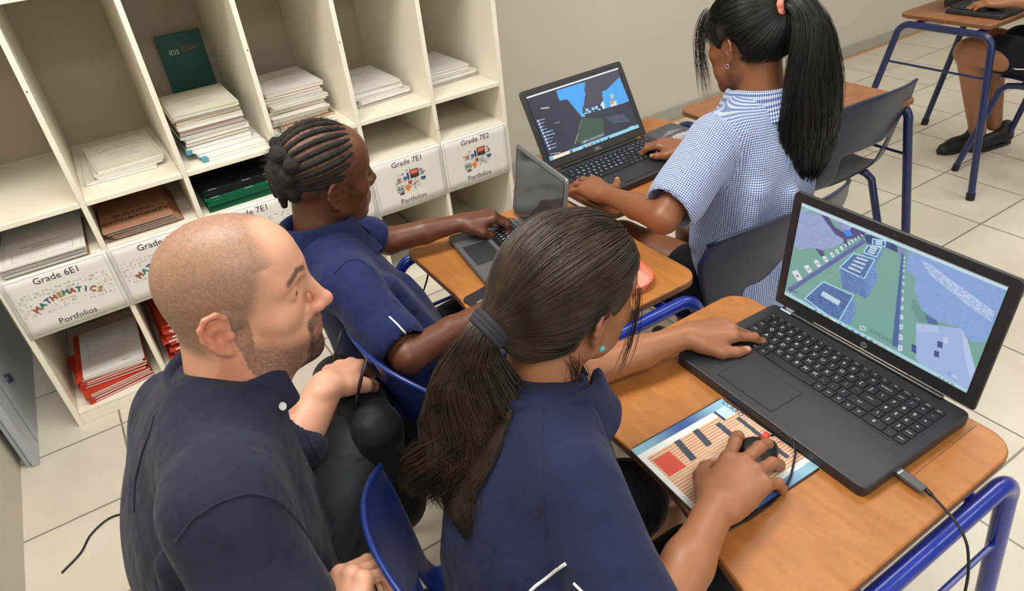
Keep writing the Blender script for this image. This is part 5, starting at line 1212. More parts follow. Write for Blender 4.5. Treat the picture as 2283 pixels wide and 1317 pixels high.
# hair
rg = np.random.default_rng(11)
def hl_g(D): x, y, z = D.T; return (z > -.80+1.25*np.maximum(0, x+.15)) & ~((x > .80) & (z < .42)) & ~((x > .15) & (z < .22*x-.10)) & ~((np.abs(y) > .7) & (z < -.22) & (x > -.30)) & ((x < .05) | (z > .15+.35*x))
TIE = (-.122, 0, -.012)
S2 = SDF(); S2.ell(xf(A, (-.006, 0, .045)), np.array((.1000, .0840, .0840))*.945, .01, 1, (A[:3, :3]/.945).T); S2.ell(xf(A, (-.04, 0, .02)), np.array((.070, .074, .066))*.945, .02, 1, (A[:3, :3]/.945).T); S2.cone(xf(A, (-.07, 0, .0)), xf(A, TIE), .050, .018, .03)
S2.cone(xf(A, (-.03, -.060, .0)), xf(A, (-.08, -.03, -.03)), .016, .02, .02); S2.cone(xf(A, (-.03, .060, .0)), xf(A, (-.08, .03, -.03)), .016, .02, .02)
fwd = A[:3, 0]/.945; upv = A[:3, 2]/.945
S2.plane(xf(A, (.062, 0, .03)), fwd*.85-upv*.52, .01); S2.ell(xf(A, (.012, 0, -.045)), np.array((.062, .11, .052))*.945, .012, -1, (A[:3, :3]/.945).T)
S2.cone(xf(A, (.0, -.083, .0)), xf(A, (.0, -.1, .0)), .026, .03, .01, -1); S2.cone(xf(A, (.0, .083, .0)), xf(A, (.0, .1, .0)), .026, .03, .01, -1)
cloth(S2, PG, .004, M['hairb'], 'hair', relax=1)
TP = xf(A, TIE)
tp = [TP+[.012, 0, .004], TP+[-.024, .000, -.014], TP+[-.040, -.006, -.070], TP+[-.052, -.012, -.140], TP+[-.076, -.016, -.205], TP+[-.100, -.018, -.258]]
wd = [(.014, .014), (.026, .022), (.048, .032), (.066, .034), (.076, .034), (.064, .026)]
side_d = (.86, -.50, -.12)
L1 = cap_strands(A, TIE, 6400, 16, .007, hl_g, rg, tn=.014, sd=S2); L2 = tail_strands(tp, [(a_*1.08, b_) for a_, b_ in wd], 5000, 36, rg, .021, side_d, .10, 1.15)
PUSH = lambda L: pushout(L, SHIRT_G, (-.9, -.1, .42), .007)
L2 = PUSH(L2); L3 = tail_strands(tp, [(a_*1.12, b_*1.2) for a_, b_ in wd], 420, 34, rg, .026, side_d, .22, 1.3)
L4 = []                                                   # loose wisps at the nape and temple
for k in range(26):
    p = np.array((-.045+.03*rg.random(), -.062-.01*rg.random(), -.035-.02*rg.random())); q = p+[.01+.03*rg.normal()*.5, -.006, -.045-.03*rg.random()]; mid = (p+q)/2+[.006, -.008, 0]; T = np.linspace(0, 1, 12)[:, None]; L4.append((1-T)**2*p+2*T*(1-T)*mid+T*T*q)
for k in range(26):
    p = np.array((.070, -.050-.02*rg.random(), .050-.01*rg.random())); q = np.array((.060+.02*rg.normal()*.4, -.078, -.05-.07*rg.random())); mid = (p+q)/2+[.012, -.012, 0]; T = np.linspace(0, 1, 12)[:, None]; L4.append((1-T)**2*p+2*T*(1-T)*mid+T*T*q)
L3 = PUSH(L3)
strand_mesh('hair_strands', [(L1, .00062), (L2, .00080), (L3, .00045), (xf(A, np.array(L4)), .00035)], M['hairb'], PG)
g = G()
for k in range(3):
    T_ = TP+_n(tp[1]-tp[0])*(.002+.006*k); U = np.array([0, 1, 0.]); W_ = np.cross(_n(tp[1]-tp[0]), U); g.tube([T_+(.0265-.001*k)*(math.cos(a)*U+math.sin(a)*W_) for a in np.linspace(0, 2*PI, 21)[:-1]], .0048, 8, closed=True)
inv(g.build('hair_tie', M['hairtie'], PG, sharp=0), PG)
g = G(); g.lathe([(.001, -.003), (.0045, -.001), (.0048, .001), (.002, .003)], 12, frame(xf(A, (.003, -.0865, -.0275)), x=(1, 0, 0), z=-A[:3, 1])); inv(g.build('earring', M['turq'], PG), PG)
eyes(A, PG)

# ================================================================== the crouching man
PM = person('man_person', 'person with shaved head and goatee in a dark navy shirt crouching between two chairs', (.40, -1.48, 0))
A = hframe((.4925, -1.418, 1.0415), -21, -5, 3, 1.0); S = SDF(); head(S, A, True, 1.2, .935, 1.08)
NB = np.array((.452, -1.425, .935)); LS = np.array((.372, -1.298, .822)); RS = np.array((.385, -1.615, .895))
RE = np.array((.385, -1.780, .640)); RW = np.array((.430, -1.742, .716)); LE = np.array((.485, -1.360, .690)); LW = np.array((.592, -1.292, .742))
S.cone(xf(A, (-.022, 0, -.02)), NB, .054, .058, .03); S.cone(xf(A, (.028, 0, -.075)), NB+[.03, -.01, .0], .040, .050, .04)
S.loft([((.36, -1.50, .46), (0, 1, 0), .13, .10), ((.37, -1.48, .68), (0, 1, 0), .14, .10), ((.40, -1.45, .86), (0, 1, 0), .12, .07)], .02)
S.cone(RS, RE, .050, .042, .02); S.cone(RE, RW, .043, .030, .01); S.cone(LS, LE, .045, .040, .02); S.cone(LE, LW, .043, .030, .012)
t1 = hand(S, RW, (.55, .80, .22), (-.55, .15, .80), 1, 1.05, [(4, 50, 60, 30), (-2, 54, 62, 32), (-6, 58, 64, 34), (-12, 60, 64, 34)], [(.022, .026, -.010), (.052, .044, -.022), (.082, .050, -.032), (.106, .046, -.040)])
t2 = hand(S, LW, (.62, .72, -.32), (.0, .1, 1), -1, 1.08, [(2, 40, 60, 30), (-2, 45, 62, 32), (-6, 48, 64, 34), (-12, 50, 64, 34)], [(.022, .026, -.010), (.052, .044, -.022), (.080, .045, -.036), (.10, .040, -.045)])
MS = '#dca386'
body(S, PM, .0026, M['skinman'], lambda V: face_col(skin_col(V, MS, t1+t2, '#efc9b4'), V, A, MS, '#b9665a', True, '#4a372c'))
eyes(A, PM)
S = SDF(); lat = (-.10, .99, 0)
S.loft([((.345, -1.50, .40), lat, .175, .135), ((.350, -1.495, .55), lat, .172, .135), ((.360, -1.475, .70), lat, .180, .130), ((.382, -1.452, .81), lat, .188, .112), ((.412, -1.438, .892), lat, .130, .088), ((.448, -1.428, .950), lat, .070, .068)], .025, 2.2)
S.cone((.41, -1.46, .900), RS, .066, .062, .04); S.cone((.40, -1.40, .868), LS, .062, .056, .04)
S.cone(RS, RS*.5+RE*.5, .069, .068, .03); S.cone(RS*.5+RE*.5, RE, .068, .062, .03); S.cone(RE, RE*.22+RW*.78, .058, .046, .02)
S.cone(LS, LE*.8+LS*.2, .062, .058, .03); S.cone(LE*.8+LS*.2, LE*.8+LW*.2, .055, .052, .02)
S.cone(LS+[-.02, -.02, -.03], (.262, -1.372, .56), .056, .064, .05)                # loose cloth of the back and hanging sleeve
n1 = _n(RW-RE); S.cone(RE*.22+RW*.78+n1*.012, RW+n1*.03, .040, .040, .004, -1); n2 = _n(LW-LE); p_ = LE*.8+LW*.2; S.cone(p_+n2*.025, p_+n2*.1, .046, .046, .004, -1)
for a_, b_, r_ in [((.305, -1.37, .79), (.268, -1.43, .62), .012), ((.300, -1.60, .84), (.27, -1.64, .66), .014), ((.30, -1.66, .80), (.33, -1.68, .66), .012), ((.42, -1.62, .86), (.455, -1.60, .70), .010), ((.47, -1.47, .84), (.50, -1.50, .66), .012)]: S.cone(a_, b_, r_, r_*.7, .03)
SHM = cloth(S, PM, .0046, M['shirtnavy'], 'shirt', wr(19, .0055, 8))
CLM = collar('shirt_collar', PM, M['shirtnavy'], (.455, -1.424, .932), (.20, .0, 1), (.93, -.35, 0), .064, .030, .046, 24, .008, 1.08, 0, .15)
q_ = drape(CLM, [(624, 908)]*3, .004, 3)+drape(SHM, [(624, 908)]*3, .004, 3); q_.sort(key=lambda p: np.linalg.norm(p-CAMP))
B_ = frame(q_[0], x=(.9, .5, 0), z=(.25, -.85, .45)); g = G(); g.lathe([(.0050, 0), (.0058, .0012), (.0048, .0022), (.003, .0016)], 16, B_); inv(g.build('collar_button', M['pearl'], PM), PM)
stitch(PM, SHM, [(392, 1208), (430, 1155), (490, 1118), (555, 1098), (615, 1112), (660, 1155), (690, 1200)], .0014, M['shirtnavy'], 'sleeve_seam')
stitch(PM, SHM, [(660, 930), (700, 1000), (735, 1060), (750, 1130)], .0012, M['shirtnavy'], 'placket_edge')
stitch(PM, SHM, [(345, 925), (335, 965), (318, 1010), (302, 1070), (300, 1140)], .0016, M['shirtnavy'], 'back_pleat')
def seam(par, pts, m, r=.0012, name='seam'): g = G(); g.tube(pts, r, 5); inv(g.build(name, m, par, sharp=0), par)
S = SDF(); LK = np.array((.590, -1.315, .600)); RK = np.array((.60, -1.60, .34))
S.ell((.345, -1.50, .42), (.14, .18, .13), .03); S.cone((.36, -1.42, .42), LK, .092, .070, .03); S.cone(LK, (.52, -1.30, .13), .068, .052, .02); S.cone((.36, -1.58, .42), RK, .092, .070, .03); S.cone(RK, (.40, -1.62, .14), .066, .052, .02)
cloth(S, PM, .006, M['trouser'], 'trousers', wr(16, .004, 5))
shoe(PM, (.52, -1.30), (1, -.1, 0), 1.15); shoe(PM, (.36, -1.63), (1, -.1, 0), 1.15)
g = G(); C_ = RW*.93+RE*.07; ax = _n(RW-RE); U = _n(np.cross(ax, (0, 0, 1))); W_ = np.cross(ax, U)
g.tube([C_+.034*(math.cos(a)*U+math.sin(a)*W_) for a in np.linspace(0, 2*PI, 25)[:-1]], .0065, 8, closed=True, flat=.5); inv(g.build('watch_strap', M['rubber'], PM, sharp=0), PM)
# ================================================================== the braided student
PK = person('braided_student_person', 'person with cornrow braids in a blue polo at the middle desk, seen in profile', (.78, -1.10, 0))
A = hframe((.7564, -.9968, .988), 2, -8, 10, .93); S = SDF(); head(S, A, False, .7, 1.0, 1.05)
NB = np.array((.715, -1.012, .895)); RS = np.array((.712, -1.145, .838)); LS = np.array((.745, -.885, .838)); RE = np.array((.742, -1.318, .748)); RW = np.array((.945, -1.285, .745)); LE = np.array((.895, -.892, .750)); LW = np.array((1.065, -.940, .755))
S.cone(xf(A, (-.022, 0, -.03)), NB, .044, .046, .02)
S.loft([((.78, -1.10, .50), (0, 1, 0), .12, .09), ((.76, -1.06, .68), (0, 1, 0), .12, .08), ((.725, -1.02, .84), (0, 1, 0), .09, .05)], .02)
S.cone(RS, RE, .036, .032, .015); S.cone(RE, RE*.5+RW*.5, .033, .029, .01); S.cone(RE*.5+RW*.5, RW, .029, .021, .01); S.cone(LS, LE, .036, .032, .015); S.cone(LE, LE*.5+LW*.5, .032, .028, .01); S.cone(LE*.5+LW*.5, LW, .028, .021, .01)
t1 = hand(S, RW, (.98, .1, -.02), (0, 0, 1), 1, .90, [(2, 14, 26, 12), (-3, 16, 28, 16), (-7, 20, 30, 20), (-14, 24, 30, 20)], [(.022, .026, -.010), (.050, .044, -.018), (.076, .050, -.022), (.094, .048, -.026)])
t2 = hand(S, LW, (.92, -.28, .02), (-.12, .1, 1), -1, .90, [(2, 36, 52, 30), (-2, 40, 55, 32), (-6, 46, 56, 32), (-12, 50, 56, 30)], [(.022, .026, -.010), (.048, .038, -.026), (.070, .032, -.042), (.084, .018, -.050)])
for sg in (-1, 1): S.cone((.82, -1.11+sg*.08, .50), (1.13, -1.11+sg*.10, .515), .068, .050, .02); S.cone((1.13, -1.11+sg*.10, .515), (1.12, -1.11+sg*.10, .10), .045, .032, .02)
KS = '#663c28'
def kcol(V):
    c = face_col(skin_col(V, KS, t1+t2, '#b07d66'), V, A, KS, '#5c2f2a'); return c
body(S, PK, .0028, M['skin'], kcol); eyes(A, PK)
S = SDF()
S.loft([((.79, -1.11, .47), (0, 1, 0), .140, .125), ((.79, -1.10, .58), (0, 1, 0), .135, .122), ((.765, -1.065, .70), (.02, 1, 0), .135, .108), ((.730, -1.03, .80), (.03, 1, 0), .132, .090), ((.716, -1.015, .868), (.0, 1, 0), .085, .066), ((.714, -1.012, .905), (0, 1, 0), .054, .052)], .02, 2.2)
S.cone((.715, -1.05, .862), RS, .048, .050, .03); S.cone((.725, -.98, .862), LS, .048, .048, .03)
e_ = RS*.22+RE*.78; S.cone(RS, e_, .052, .056, .025); f_ = LS*.28+LE*.72; S.cone(LS, f_, .048, .050, .025)
n_ = _n(RE-RS); S.cone(e_+n_*.018, e_+n_*.12, .045, .05, .004, -1); n_ = _n(LE-LS); S.cone(f_+n_*.018, f_+n_*.12, .041, .046, .004, -1)
for a_, b_, r_ in [((.79, -1.16, .80), (.86, -1.19, .64), .012), ((.84, -1.10, .76), (.90, -1.10, .60), .012), ((.83, -1.20, .62), (.92, -1.16, .58), .014), ((.86, -1.02, .70), (.90, -1.06, .60), .012)]: S.cone(a_, b_, r_, r_*.7, .035)
SHK = cloth(S, PK, .0044, M['polokid'], 'polo_shirt', wr(24, .0042, 13))
collar('shirt_collar', PK, M['polokid'], (.719, -1.010, .890), (.24, .05, 1), (1, -.1, 0), .052, .030, .064, 22, .030, 1.15, 0, .25)
stitch(PK, SHK, [(868, 706), (885, 722), (905, 744), (930, 775)], .0020, M['white'], 'piping', .0004)
stitch(PK, SHK, [(745, 610), (770, 582), (800, 578), (830, 600), (855, 650), (872, 700)], .0011, M['polokid'], 'sleeve_seam')
S = SDF(); S.loft([((.79, -1.11, .43), (0, 1, 0), .145, .125), ((.80, -1.11, .52), (0, 1, 0), .14, .122)], .02)
for sg in (-1, 1): S.cone((.82, -1.11+sg*.082, .505), (1.06, -1.11+sg*.095, .525), .080, .074, .02)
cloth(S, PK, .006, M['short'], 'shorts', wr(20, .004, 6))
for sg in (-1, 1): shoe(PK, (1.11, -1.11+sg*.10), (1, 0, 0), .88)
# cornrows: raised plaits from the hairline back to a gathered rear edge, bare scalp between
hc = np.array((-.002, 0, .044)); hr = np.array((.0945, .0785, .081)); BS = []; rk = np.random.default_rng(4)
def on(d, o): d = np.asarray(d, float); return hc+d/np.linalg.norm(d/hr)+o*_n(d)
rows = 15; VV = []; 
S = SDF()
for i in range(rows):
    a = math.radians(-99+198*i/(rows-1)); ys, zs = math.sin(a), math.cos(a)
    # front start and rear end directions of this plait
    lowf = max(0, abs(a)-math.radians(55))/math.radians(45)
    st = _n(np.array((.80-.62*lowf, ys*.85, .52*zs+.42*(1-lowf)+.10))); en = _n(np.array((-.97, ys*.42, -.26+.46*zs)))
    pts = []; 
    for t in np.linspace(0, 1, 30):
        om = math.acos(np.clip(st@en, -1, 1)); d = (math.sin((1-t)*om)*st+math.sin(t*om)*en)/math.sin(om); d = d+np.array((0, ys*.55, zs*.35))*math.sin(PI*t)*.55; pts.append(on(d, .0015))
    pts = np.array(pts); 
    for j in range(len(pts)-1): S.cone(xf(A, pts[j]), xf(A, pts[j+1]), (.0048+.0006*(j % 2))*min(1, .55+j*.08), None, .002)
    e0 = pts[-1]; dv = _n(pts[-1]-pts[-3]); q = [e0, e0+dv*.012+np.array((-.006, 0, -.010)), e0+dv*.010+np.array((-.006, -.1*e0[1], -.034-.01*rk.random()))]
    S.cone(xf(A, q[0]), xf(A, q[1]), .0085, .009, .004); S.cone(xf(A, q[1]), xf(A, q[2]), .009, .0065, .004)
for k in range(46):
    yy = rk.uniform(-.058, .058); zz = rk.uniform(-.035, .085); d = np.array((-.9, yy/.09, (zz-.046)/.09)); S.ell(xf(A, on(d, .006)), [.009+.005*rk.random()]*3, .004)
cloth(S, PK, .0022, M['hairk'], 'braids', wr(700, .0009, 2), relax=0)
S = SDF(); S.ell(xf(A, (-.0045, 0, .0445)), np.array((.0955, .0790, .0810))*.93, .01, 1, (A[:3, :3]/.93).T)
S.plane(xf(A, (.045, 0, .03)), (A[:3, 0]*.80-A[:3, 2]*.45), .004); S.plane(xf(A, (-.0, 0, .000)), (A[:3, 0]*.60-A[:3, 2]*.8), .004)
cloth(S, PK, .003, M['scalp'], 'scalp_fuzz', relax=1)
# frizz
F_ = []
for k in range(2600):
    d = rk.normal(size=3); d /= np.linalg.norm(d)
    if d[0] > .5 or d[2] < -.45: continue
    p = on(d, .004+.006*(d[0] < -.6)); q = p+_n(d)*(.012+.010*(d[0] < -.6))*rk.random()+rk.normal(size=3)*.005; F_.append([p, (p+q)/2+rk.normal(size=3)*.002, q])
strand_mesh('hair_frizz', [(xf(A, np.array(F_)), .0003)], M['hairk'], PK)

# ================================================================== the student in the checked shirt
PC = person('checked_shirt_person', 'person in a blue checked shirt with long black ponytail typing by the wall', (1.68, -1.24, 0))
A = hframe((1.7179, -1.208, 1.0744), 92, -14, -1, .94); S = SDF(); head(S, A)
NB = np.array((1.712, -1.262, .955)); LS = np.array((1.565, -1.268, .905)); RS = np.array((1.850, -1.275, .905)); LE = np.array((1.392, -1.290, .785)); LW = np.array((1.418, -1.060, .752)); RE = np.array((1.885, -1.150, .76)); RW = np.array((1.760, -.995, .755))
S.cone(xf(A, (-.026, 0, -.02)), NB, .046, .050, .02)
S.loft([((1.68, -1.26, .50), (1, 0, 0), .12, .09), ((1.69, -1.28, .70), (1, 0, 0), .12, .08), ((1.705, -1.27, .90), (1, 0, 0), .10, .05)], .02)
S.cone(LS, LE, .038, .034, .015); S.cone(LE, LE*.55+LW*.45, .035, .030, .01); S.cone(LE*.55+LW*.45, LW, .030, .0215, .01); S.cone(RS, RE, .038, .034, .015); S.cone(RE, RW, .034, .022, .01)
t1 = hand(S, LW, (.12, .95, -.04), (0, .03, 1), -1, .95, [(10, 8, 18, 10), (2, 10, 20, 14), (-8, 12, 22, 16), (-20, 14, 24, 16)], [(.022, .028, -.008), (.046, .055, -.014), (.066, .075, -.014), (.086, .088, -.012)])
t2 = hand(S, RW, (-.25, .9, -.04), (0, .03, 1), 1, .93, [(4, 20, 34, 20)]*4, [(.022, .026, -.010), (.050, .044, -.018), (.076, .050, -.022), (.094, .048, -.026)])
for sg in (-1, 1): S.cone((1.68+sg*.08, -1.26, .51), (1.665+sg*.135, -.985, .545), .074, .055, .02); S.cone((1.665+sg*.135, -.985, .545), (1.665+sg*.13, -1.0, .10), .050, .034, .02)
CSK = '#8f5b3c'
body(S, PC, .0032, M['skin'], lambda V: face_col(skin_col(V, CSK, t1+t2, '#d3a48c'), V, A, CSK, '#7c4038')); eyes(A, PC, (1,))
S = SDF()
S.loft([((1.675, -1.285, .470), (1, .04, 0), .170, .135), ((1.68, -1.29, .56), (1, .04, 0), .158, .122), ((1.69, -1.29, .70), (1, .02, 0), .150, .112), ((1.70, -1.285, .82), (1, 0, 0), .155, .102), ((1.706, -1.275, .920), (1, 0, 0), .115, .082), ((1.710, -1.262, .978), (1, 0, 0), .062, .058)], .02, 2.2)
S.cone((1.68, -1.275, .930), LS, .055, .056, .035); S.cone((1.74, -1.275, .930), RS, .055, .056, .035)
e_ = LS*.24+LE*.76; S.cone(LS, e_, .060, .066, .025); f_ = RS*.4+RE*.6; S.cone(RS, f_, .058, .062, .025)
n_ = _n(LE-LS); S.cone(e_+n_*.018, e_+n_*.14, .053, .062, .004, -1); S.plane(e_+n_*.055, n_, .004) if False else None
n_ = _n(RE-RS); S.cone(f_+n_*.015, f_+n_*.12, .052, .058, .004, -1); S.plane((0, 0, .468), (0, 0, -1))
for a_, b_, r_ in [((1.60, -1.37, .80), (1.56, -1.36, .60), .012), ((1.68, -1.40, .78), (1.66, -1.41, .56), .012), ((1.60, -1.22, .82), (1.55, -1.24, .64), .012)]: S.cone(a_, b_, r_, r_*.7, .035)
SHC = cloth(S, PC, .0036, M['gingham'], 'checked_shirt', wr(22, .0046, 21), uv=[((1.69, -1.285, .40), (1.70, -1.28, .95), (0, 1, 0), .135, (1.70, -1.28, .95)), (LS, None, (0, 0, 1), .058, LE), (RS, None, (0, 0, 1), .058, RE)])
collar('shirt_collar', PC, M['gingham'], (1.711, -1.258, .968), (0, .30, 1), (0, 1, -.1), .056, .028, .052, 30, .022)
stitch(PC, SHC, [(1600, 262), (1622, 300), (1640, 345), (1638, 385), (1618, 430)], .0009, M['gingcol'], 'sleeve_seam')
S = SDF(); S.loft([((1.68, -1.27, .435), (1, 0, 0), .160, .130), ((1.68, -1.27, .53), (1, 0, 0), .152, .118)], .02)
for sg in (-1, 1): S.cone((1.68+sg*.085, -1.27, .505), (1.676+sg*.100, -1.215, .520), .088, .086, .03)
cloth(S, PC, .006, M['short'], 'skirt', wr(18, .005, 7))
for sg in (-1, 1): shoe(PC, (1.665+sg*.13, -1.01), (0, 1, 0), .9)
TIE = (-.100, 0, .078); rc = np.random.default_rng(21)
S2 = SDF(); S2.ell(xf(A, (-.006, 0, .045)), np.array((.101, .0845, .0850))*.94, .01, 1, (A[:3, :3]/.94).T); S2.ell(xf(A, (-.04, 0, .02)), np.array((.068, .074, .064))*.94, .02, 1, (A[:3, :3]/.94).T)
fwd = A[:3, 0]/.94; upv = A[:3, 2]/.94
S2.plane(xf(A, (.068, 0, .03)), fwd*.85-upv*.52, .01); S2.ell(xf(A, (.014, 0, -.040)), np.array((.062, .11, .052))*.94, .012, -1, (A[:3, :3]/.94).T); S2.cone(xf(A, (.0, .083, .0)), xf(A, (.0, .1, .0)), .026, .03, .01, -1)
cloth(S2, PC, .004, M['hair'], 'hair', relax=1)
def hl_c(D): x, y, z = D.T; return (z > -.80+1.25*np.maximum(0, x+.15)) & ~((x > .94) & (z < .25)) & ~((x > .15) & (z < .22*x-.12)) & ~((np.abs(y) > .7) & (z < -.22) & (x > -.30)) & ((x < .05) | (z > .15+.25*x))
TP = xf(A, TIE); L1 = cap_strands(A, TIE, 4600, 14, .007, hl_c, rc, tn=.02, sd=S2)
tp = [TP, TP+[.008, -.030, .004], TP+[.020, -.066, -.045], TP+[.028, -.078, -.140], TP+[.036, -.082, -.245], TP+[.048, -.075, -.345], TP+[.060, -.065, -.415]]
wd = [(.016, .016), (.026, .022), (.050, .032), (.072, .038), (.090, .040), (.092, .038), (.064, .028)]
L2 = tail_strands(tp, wd, 5400, 34, rc, .016, (1, .1, 0), .09); L3 = tail_strands(tp, [(a_*1.15, b_*1.2) for a_, b_ in wd], 260, 34, rc, .014, (1, .1, 0), .16, 1.2)
L4 = []
for sd, n_ in ((1, 110), (-1, 40)):
    for k in range(n_):                                   # face-framing strands
        p = np.array((.070+.012*rc.random(), sd*(.012+.045*rc.random()), .105-.02*rc.random())); out_ = .040*rc.random(); q = np.array((.070+out_, sd*(.052+.030*rc.random()), -.02-.10*rc.random()**.7)); mid = (p+q)/2+[.020+.028*rc.random(), sd*(.004+.02*rc.random()), .030]; T = np.linspace(0, 1, 14)[:, None]; L4.append((1-T)**2*p+2*T*(1-T)*mid+T*T*q)
for k in range(260):
    sd_ = 1 if k < 170 else -1; p = np.array((.01+.065*rc.random(), sd_*(.02+.03*rc.random()), .118)); p = skull_pt(p-np.array((-.004, 0, .046)), .005); q = np.array((.018+.040*rc.random(), sd_*.0815, .018+.02*rc.random())); mid = (p+q)/2+[.012, sd_*.024, .012]; T = np.linspace(0, 1, 14)[:, None]; L4.append((1-T)**2*p+2*T*(1-T)*mid+T*T*q)
strand_mesh('hair_strands', [(L1, .00065), (L2, .00095), (L3, .0005), (xf(A, np.array(L4)), .00034)], M['hair'], PC)
g = G(); ax = _n(tp[1]-tp[0]); U = np.array([1, 0, 0.]); U = _n(U-ax*(U@ax)); W_ = np.cross(ax, U); g.tube([TP+ax*.006+(.022+.0015*math.sin(9*a))*(math.cos(a)*U+math.sin(a)*W_) for a in np.linspace(0, 2*PI, 41)[:-1]], .0075, 10, closed=True); inv(g.build('scrunchie', M['scrunchie'], PC, sharp=0), PC)
g = G(); g.tube([xf(A, (.002+.005*math.cos(a), .0835, -.030+.005*math.sin(a))) for a in np.linspace(0, 2*PI, 17)[:-1]], .0009, 6, closed=True); inv(g.build('earring', M['silver'], PC, sharp=0), PC)

# ================================================================== the student at the far desk
PF = person('far_student_person', 'person in dark shorts at the far desk, only arm, leg and shoes in view', (3.90, -1.08, 0))
S = SDF(); A = hframe((3.93, -.99, 1.09), 92, -12, 0, .94); head(S, A)
S.cone(xf(A, (-.026, 0, -.02)), (3.93, -1.05, .96), .046, .05, .02); S.loft([((3.91, -1.08, .5), (1, 0, 0), .12, .09), ((3.92, -1.07, .9), (1, 0, 0), .11, .06)], .02)
LS = np.array((3.79, -1.06, .90)); LE = np.array((3.775, -.96, .755)); LW = np.array((3.715, -.835, .752)); RS = np.array((4.06, -1.06, .90)); RE = np.array((4.10, -.95, .76)); RW = np.array((3.93, -.83, .755))
S.cone(LS, LE, .038, .034, .015); S.cone(LE, LW, .034, .022, .01); S.cone(RS, RE, .038, .034, .015); S.cone(RE, RW, .034, .022, .01)
t1 = hand(S, LW, (-.35, .93, -.06), (0, .05, 1), -1, .92, [(4, 14, 26, 14)]*4, [(.022, .026, -.010), (.050, .044, -.018), (.076, .050, -.022), (.094, .048, -.026)])
t2 = hand(S, RW, (-.1, .93, -.06), (0, .05, 1), 1, .92, [(4, 14, 26, 14)]*4, [(.022, .026, -.010), (.050, .044, -.018), (.076, .050, -.022), (.094, .048, -.026)])
for sg in (-1, 1): S.cone((3.91+sg*.08, -1.06, .50), (3.87+sg*.10, -.70, .520), .074, .056, .02); S.cone((3.87+sg*.10, -.70, .52), (4.05+sg*.07, -.74, .10), .052, .036, .02)
FS = '#a16f4e'; body(S, PF, .005, M['skin'], lambda V: face_col(skin_col(V, FS, t1+t2, '#d3a48c'), V, A, FS, '#7c4038'))
S = SDF(); S.loft([((3.91, -1.09, .47), (1, 0, 0), .15, .12), ((3.92, -1.09, .70), (1, 0, 0), .145, .105), ((3.925, -1.07, .90), (1, 0, 0), .11, .075), ((3.93, -1.055, .95), (1, 0, 0), .06, .05)], .02)
S.cone((3.9, -1.07, .91), LS, .052, .054, .03); S.cone((3.95, -1.07, .91), RS, .052, .054, .03); S.cone(LS, LS*.35+LE*.65, .056, .058, .02); S.cone(RS, RS*.35+RE*.65, .056, .058, .02)
cloth(S, PF, .008, M['poloblue'], 'polo_shirt')
S = SDF(); S.loft([((3.91, -1.08, .44), (1, 0, 0), .15, .125), ((3.91, -1.08, .52), (1, 0, 0), .145, .12)], .02)
for sg in (-1, 1): S.cone((3.91+sg*.08, -1.07, .505), (3.90+sg*.088, -.80, .520), .084, .080, .02)
cloth(S, PF, .007, M['short'], 'shorts', wr(18, .004, 9))
seam(PF, [(3.745, -.87, .50), (3.742, -.92, .49), (3.745, -.98, .50)], M['white'], .004, 'piping')
for sg in (-1, 1): shoe(PF, (4.06+sg*.06, -.74-.04*sg), (-1, .25, 0), .98, stripe=True)
S2 = SDF(); S2.ell(xf(A, (-.010, 0, .052)), np.array((.102, .0855, .094))*.94, .01, 1, (A[:3, :3]/.94).T); S2.plane(xf(A, (.05, 0, .03)), A[:3, 0]*.85-A[:3, 2]*.52, .01)
cloth(S2, PF, .006, M['hair'], 'hair', relax=1)

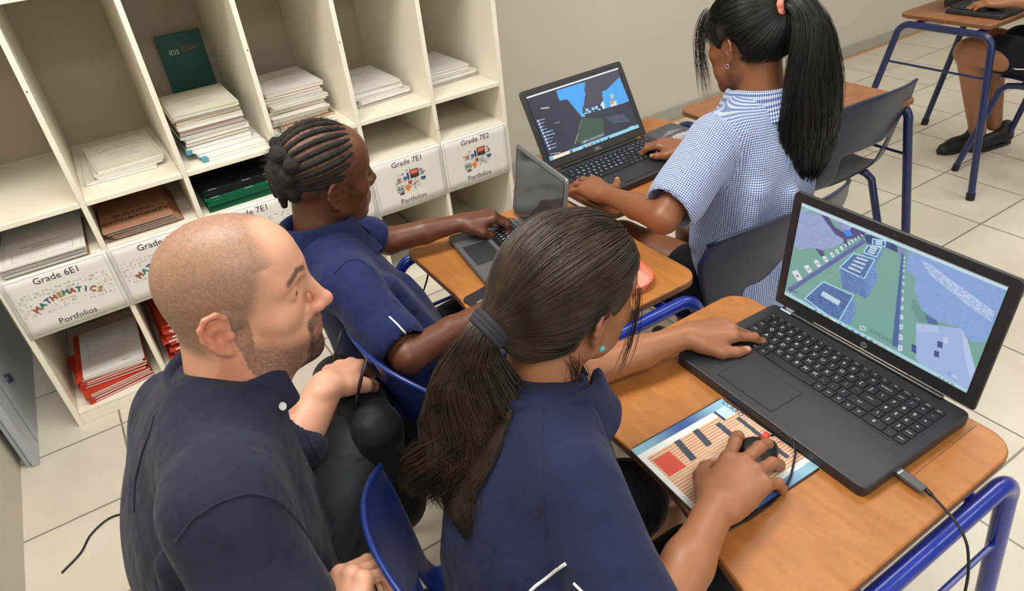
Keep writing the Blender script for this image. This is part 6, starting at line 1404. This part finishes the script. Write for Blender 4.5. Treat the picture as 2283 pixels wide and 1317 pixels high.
# ------------------------------------------------------------------ black school bag hung on the back of the blue chair
t = thing('school_bag', 'black school bag hanging on the blue chair between the man and the braided student', 'bag', (.648, -1.25, .40))
S = SDF(); S.cone((.640, -1.15, .46), (.640, -1.36, .46), .052, None, .03); S.cone((.642, -1.15, .64), (.642, -1.35, .64), .044, None, .05); S.cone((.640, -1.16, .46), (.642, -1.16, .64), .05, .044, .03); S.cone((.640, -1.35, .46), (.642, -1.34, .64), .05, .044, .03); S.cone((.635, -1.25, .46), (.64, -1.25, .62), .055, .05, .05)
cloth(S, t, .005, fabric('black_bag_nylon', '#17171b', 700, .6), 'bag_body', wr(30, .004, 31))
for y in (-1.19, -1.31): g = G(); g.tube([(.62, y, .66), (.64, y, .72), (.668, y, .775), (.69, y, .72), (.70, y, .66)], .006, 8, flat=.4); inv(g.build('strap', M['rubber'], t, sharp=0), t)
g = G(); g.tube([(.598, -1.16, .62), (.594, -1.25, .635), (.598, -1.34, .62)], .0018, 6); inv(g.build('zip', M['greymetal'], t, sharp=0), t)
cable('cord', 'thin pale cord hanging beside the black school bag', [(.600, -1.30, .66), (.590, -1.33, .62), (.578, -1.36, .56), (.575, -1.37, .50)], .0009, 'silver', 30, 'cord')

# ------------------------------------------------------------------ pieces that belong to a part go one level deeper
TREE = dict(key='keyboard_deck', key_print='keyboard_deck', display='lid', bezel_edge='lid', webcam='lid', logo_badge='lid', logo_lettering='lid', touchpad_border='touchpad',
  cover_print='cover', spine_tape='cover', print='sheet', shirt_collar='shirt', back_seam='shirt', sleeve_seam='shirt', placket_edge='shirt', piping='shirt', collar_button='shirt', back_pleat='shirt',
  hair_tie='hair', hair_strands='hair', scrunchie='hair', hair_frizz='braids', iris='eye', shoe_sole='shoe', shoe_stripe='shoe', edge_band='desk_top', score_line='desk_top', foot_cap='frame', side_rail='side_frame',
  back_rim='seat_shell', pad_lettering='pad_print', tray_rim='tray_body', scroll_wheel='mouse_body', catch='board_panel', seam='board_panel', zip='bag_body')
base_ = lambda o: o.name.split('.')[0]
ctr = lambda o: sum((Vector(c) for c in o.bound_box), Vector())/8
bpy.context.view_layer.update()
for root in [o for o in bpy.data.objects if o.type == 'EMPTY' and o.parent is None]:
    kids = list(root.children)
    for c in kids:
        w_ = TREE.get(base_(c))
        if not w_: continue
        cand = [p for p in kids if p is not c and base_(p) not in TREE and (base_(p) == w_ or base_(p).endswith('_'+w_))]
        if base_(c) == 'piping' and not cand: cand = [p for p in kids if base_(p) == 'shorts']
        if not cand: continue
        p = min(cand, key=lambda q: (ctr(q)-ctr(c)).length) if len(cand) > 1 else cand[0]
        c.parent = p; c.matrix_parent_inverse = Matrix.Identity(4)
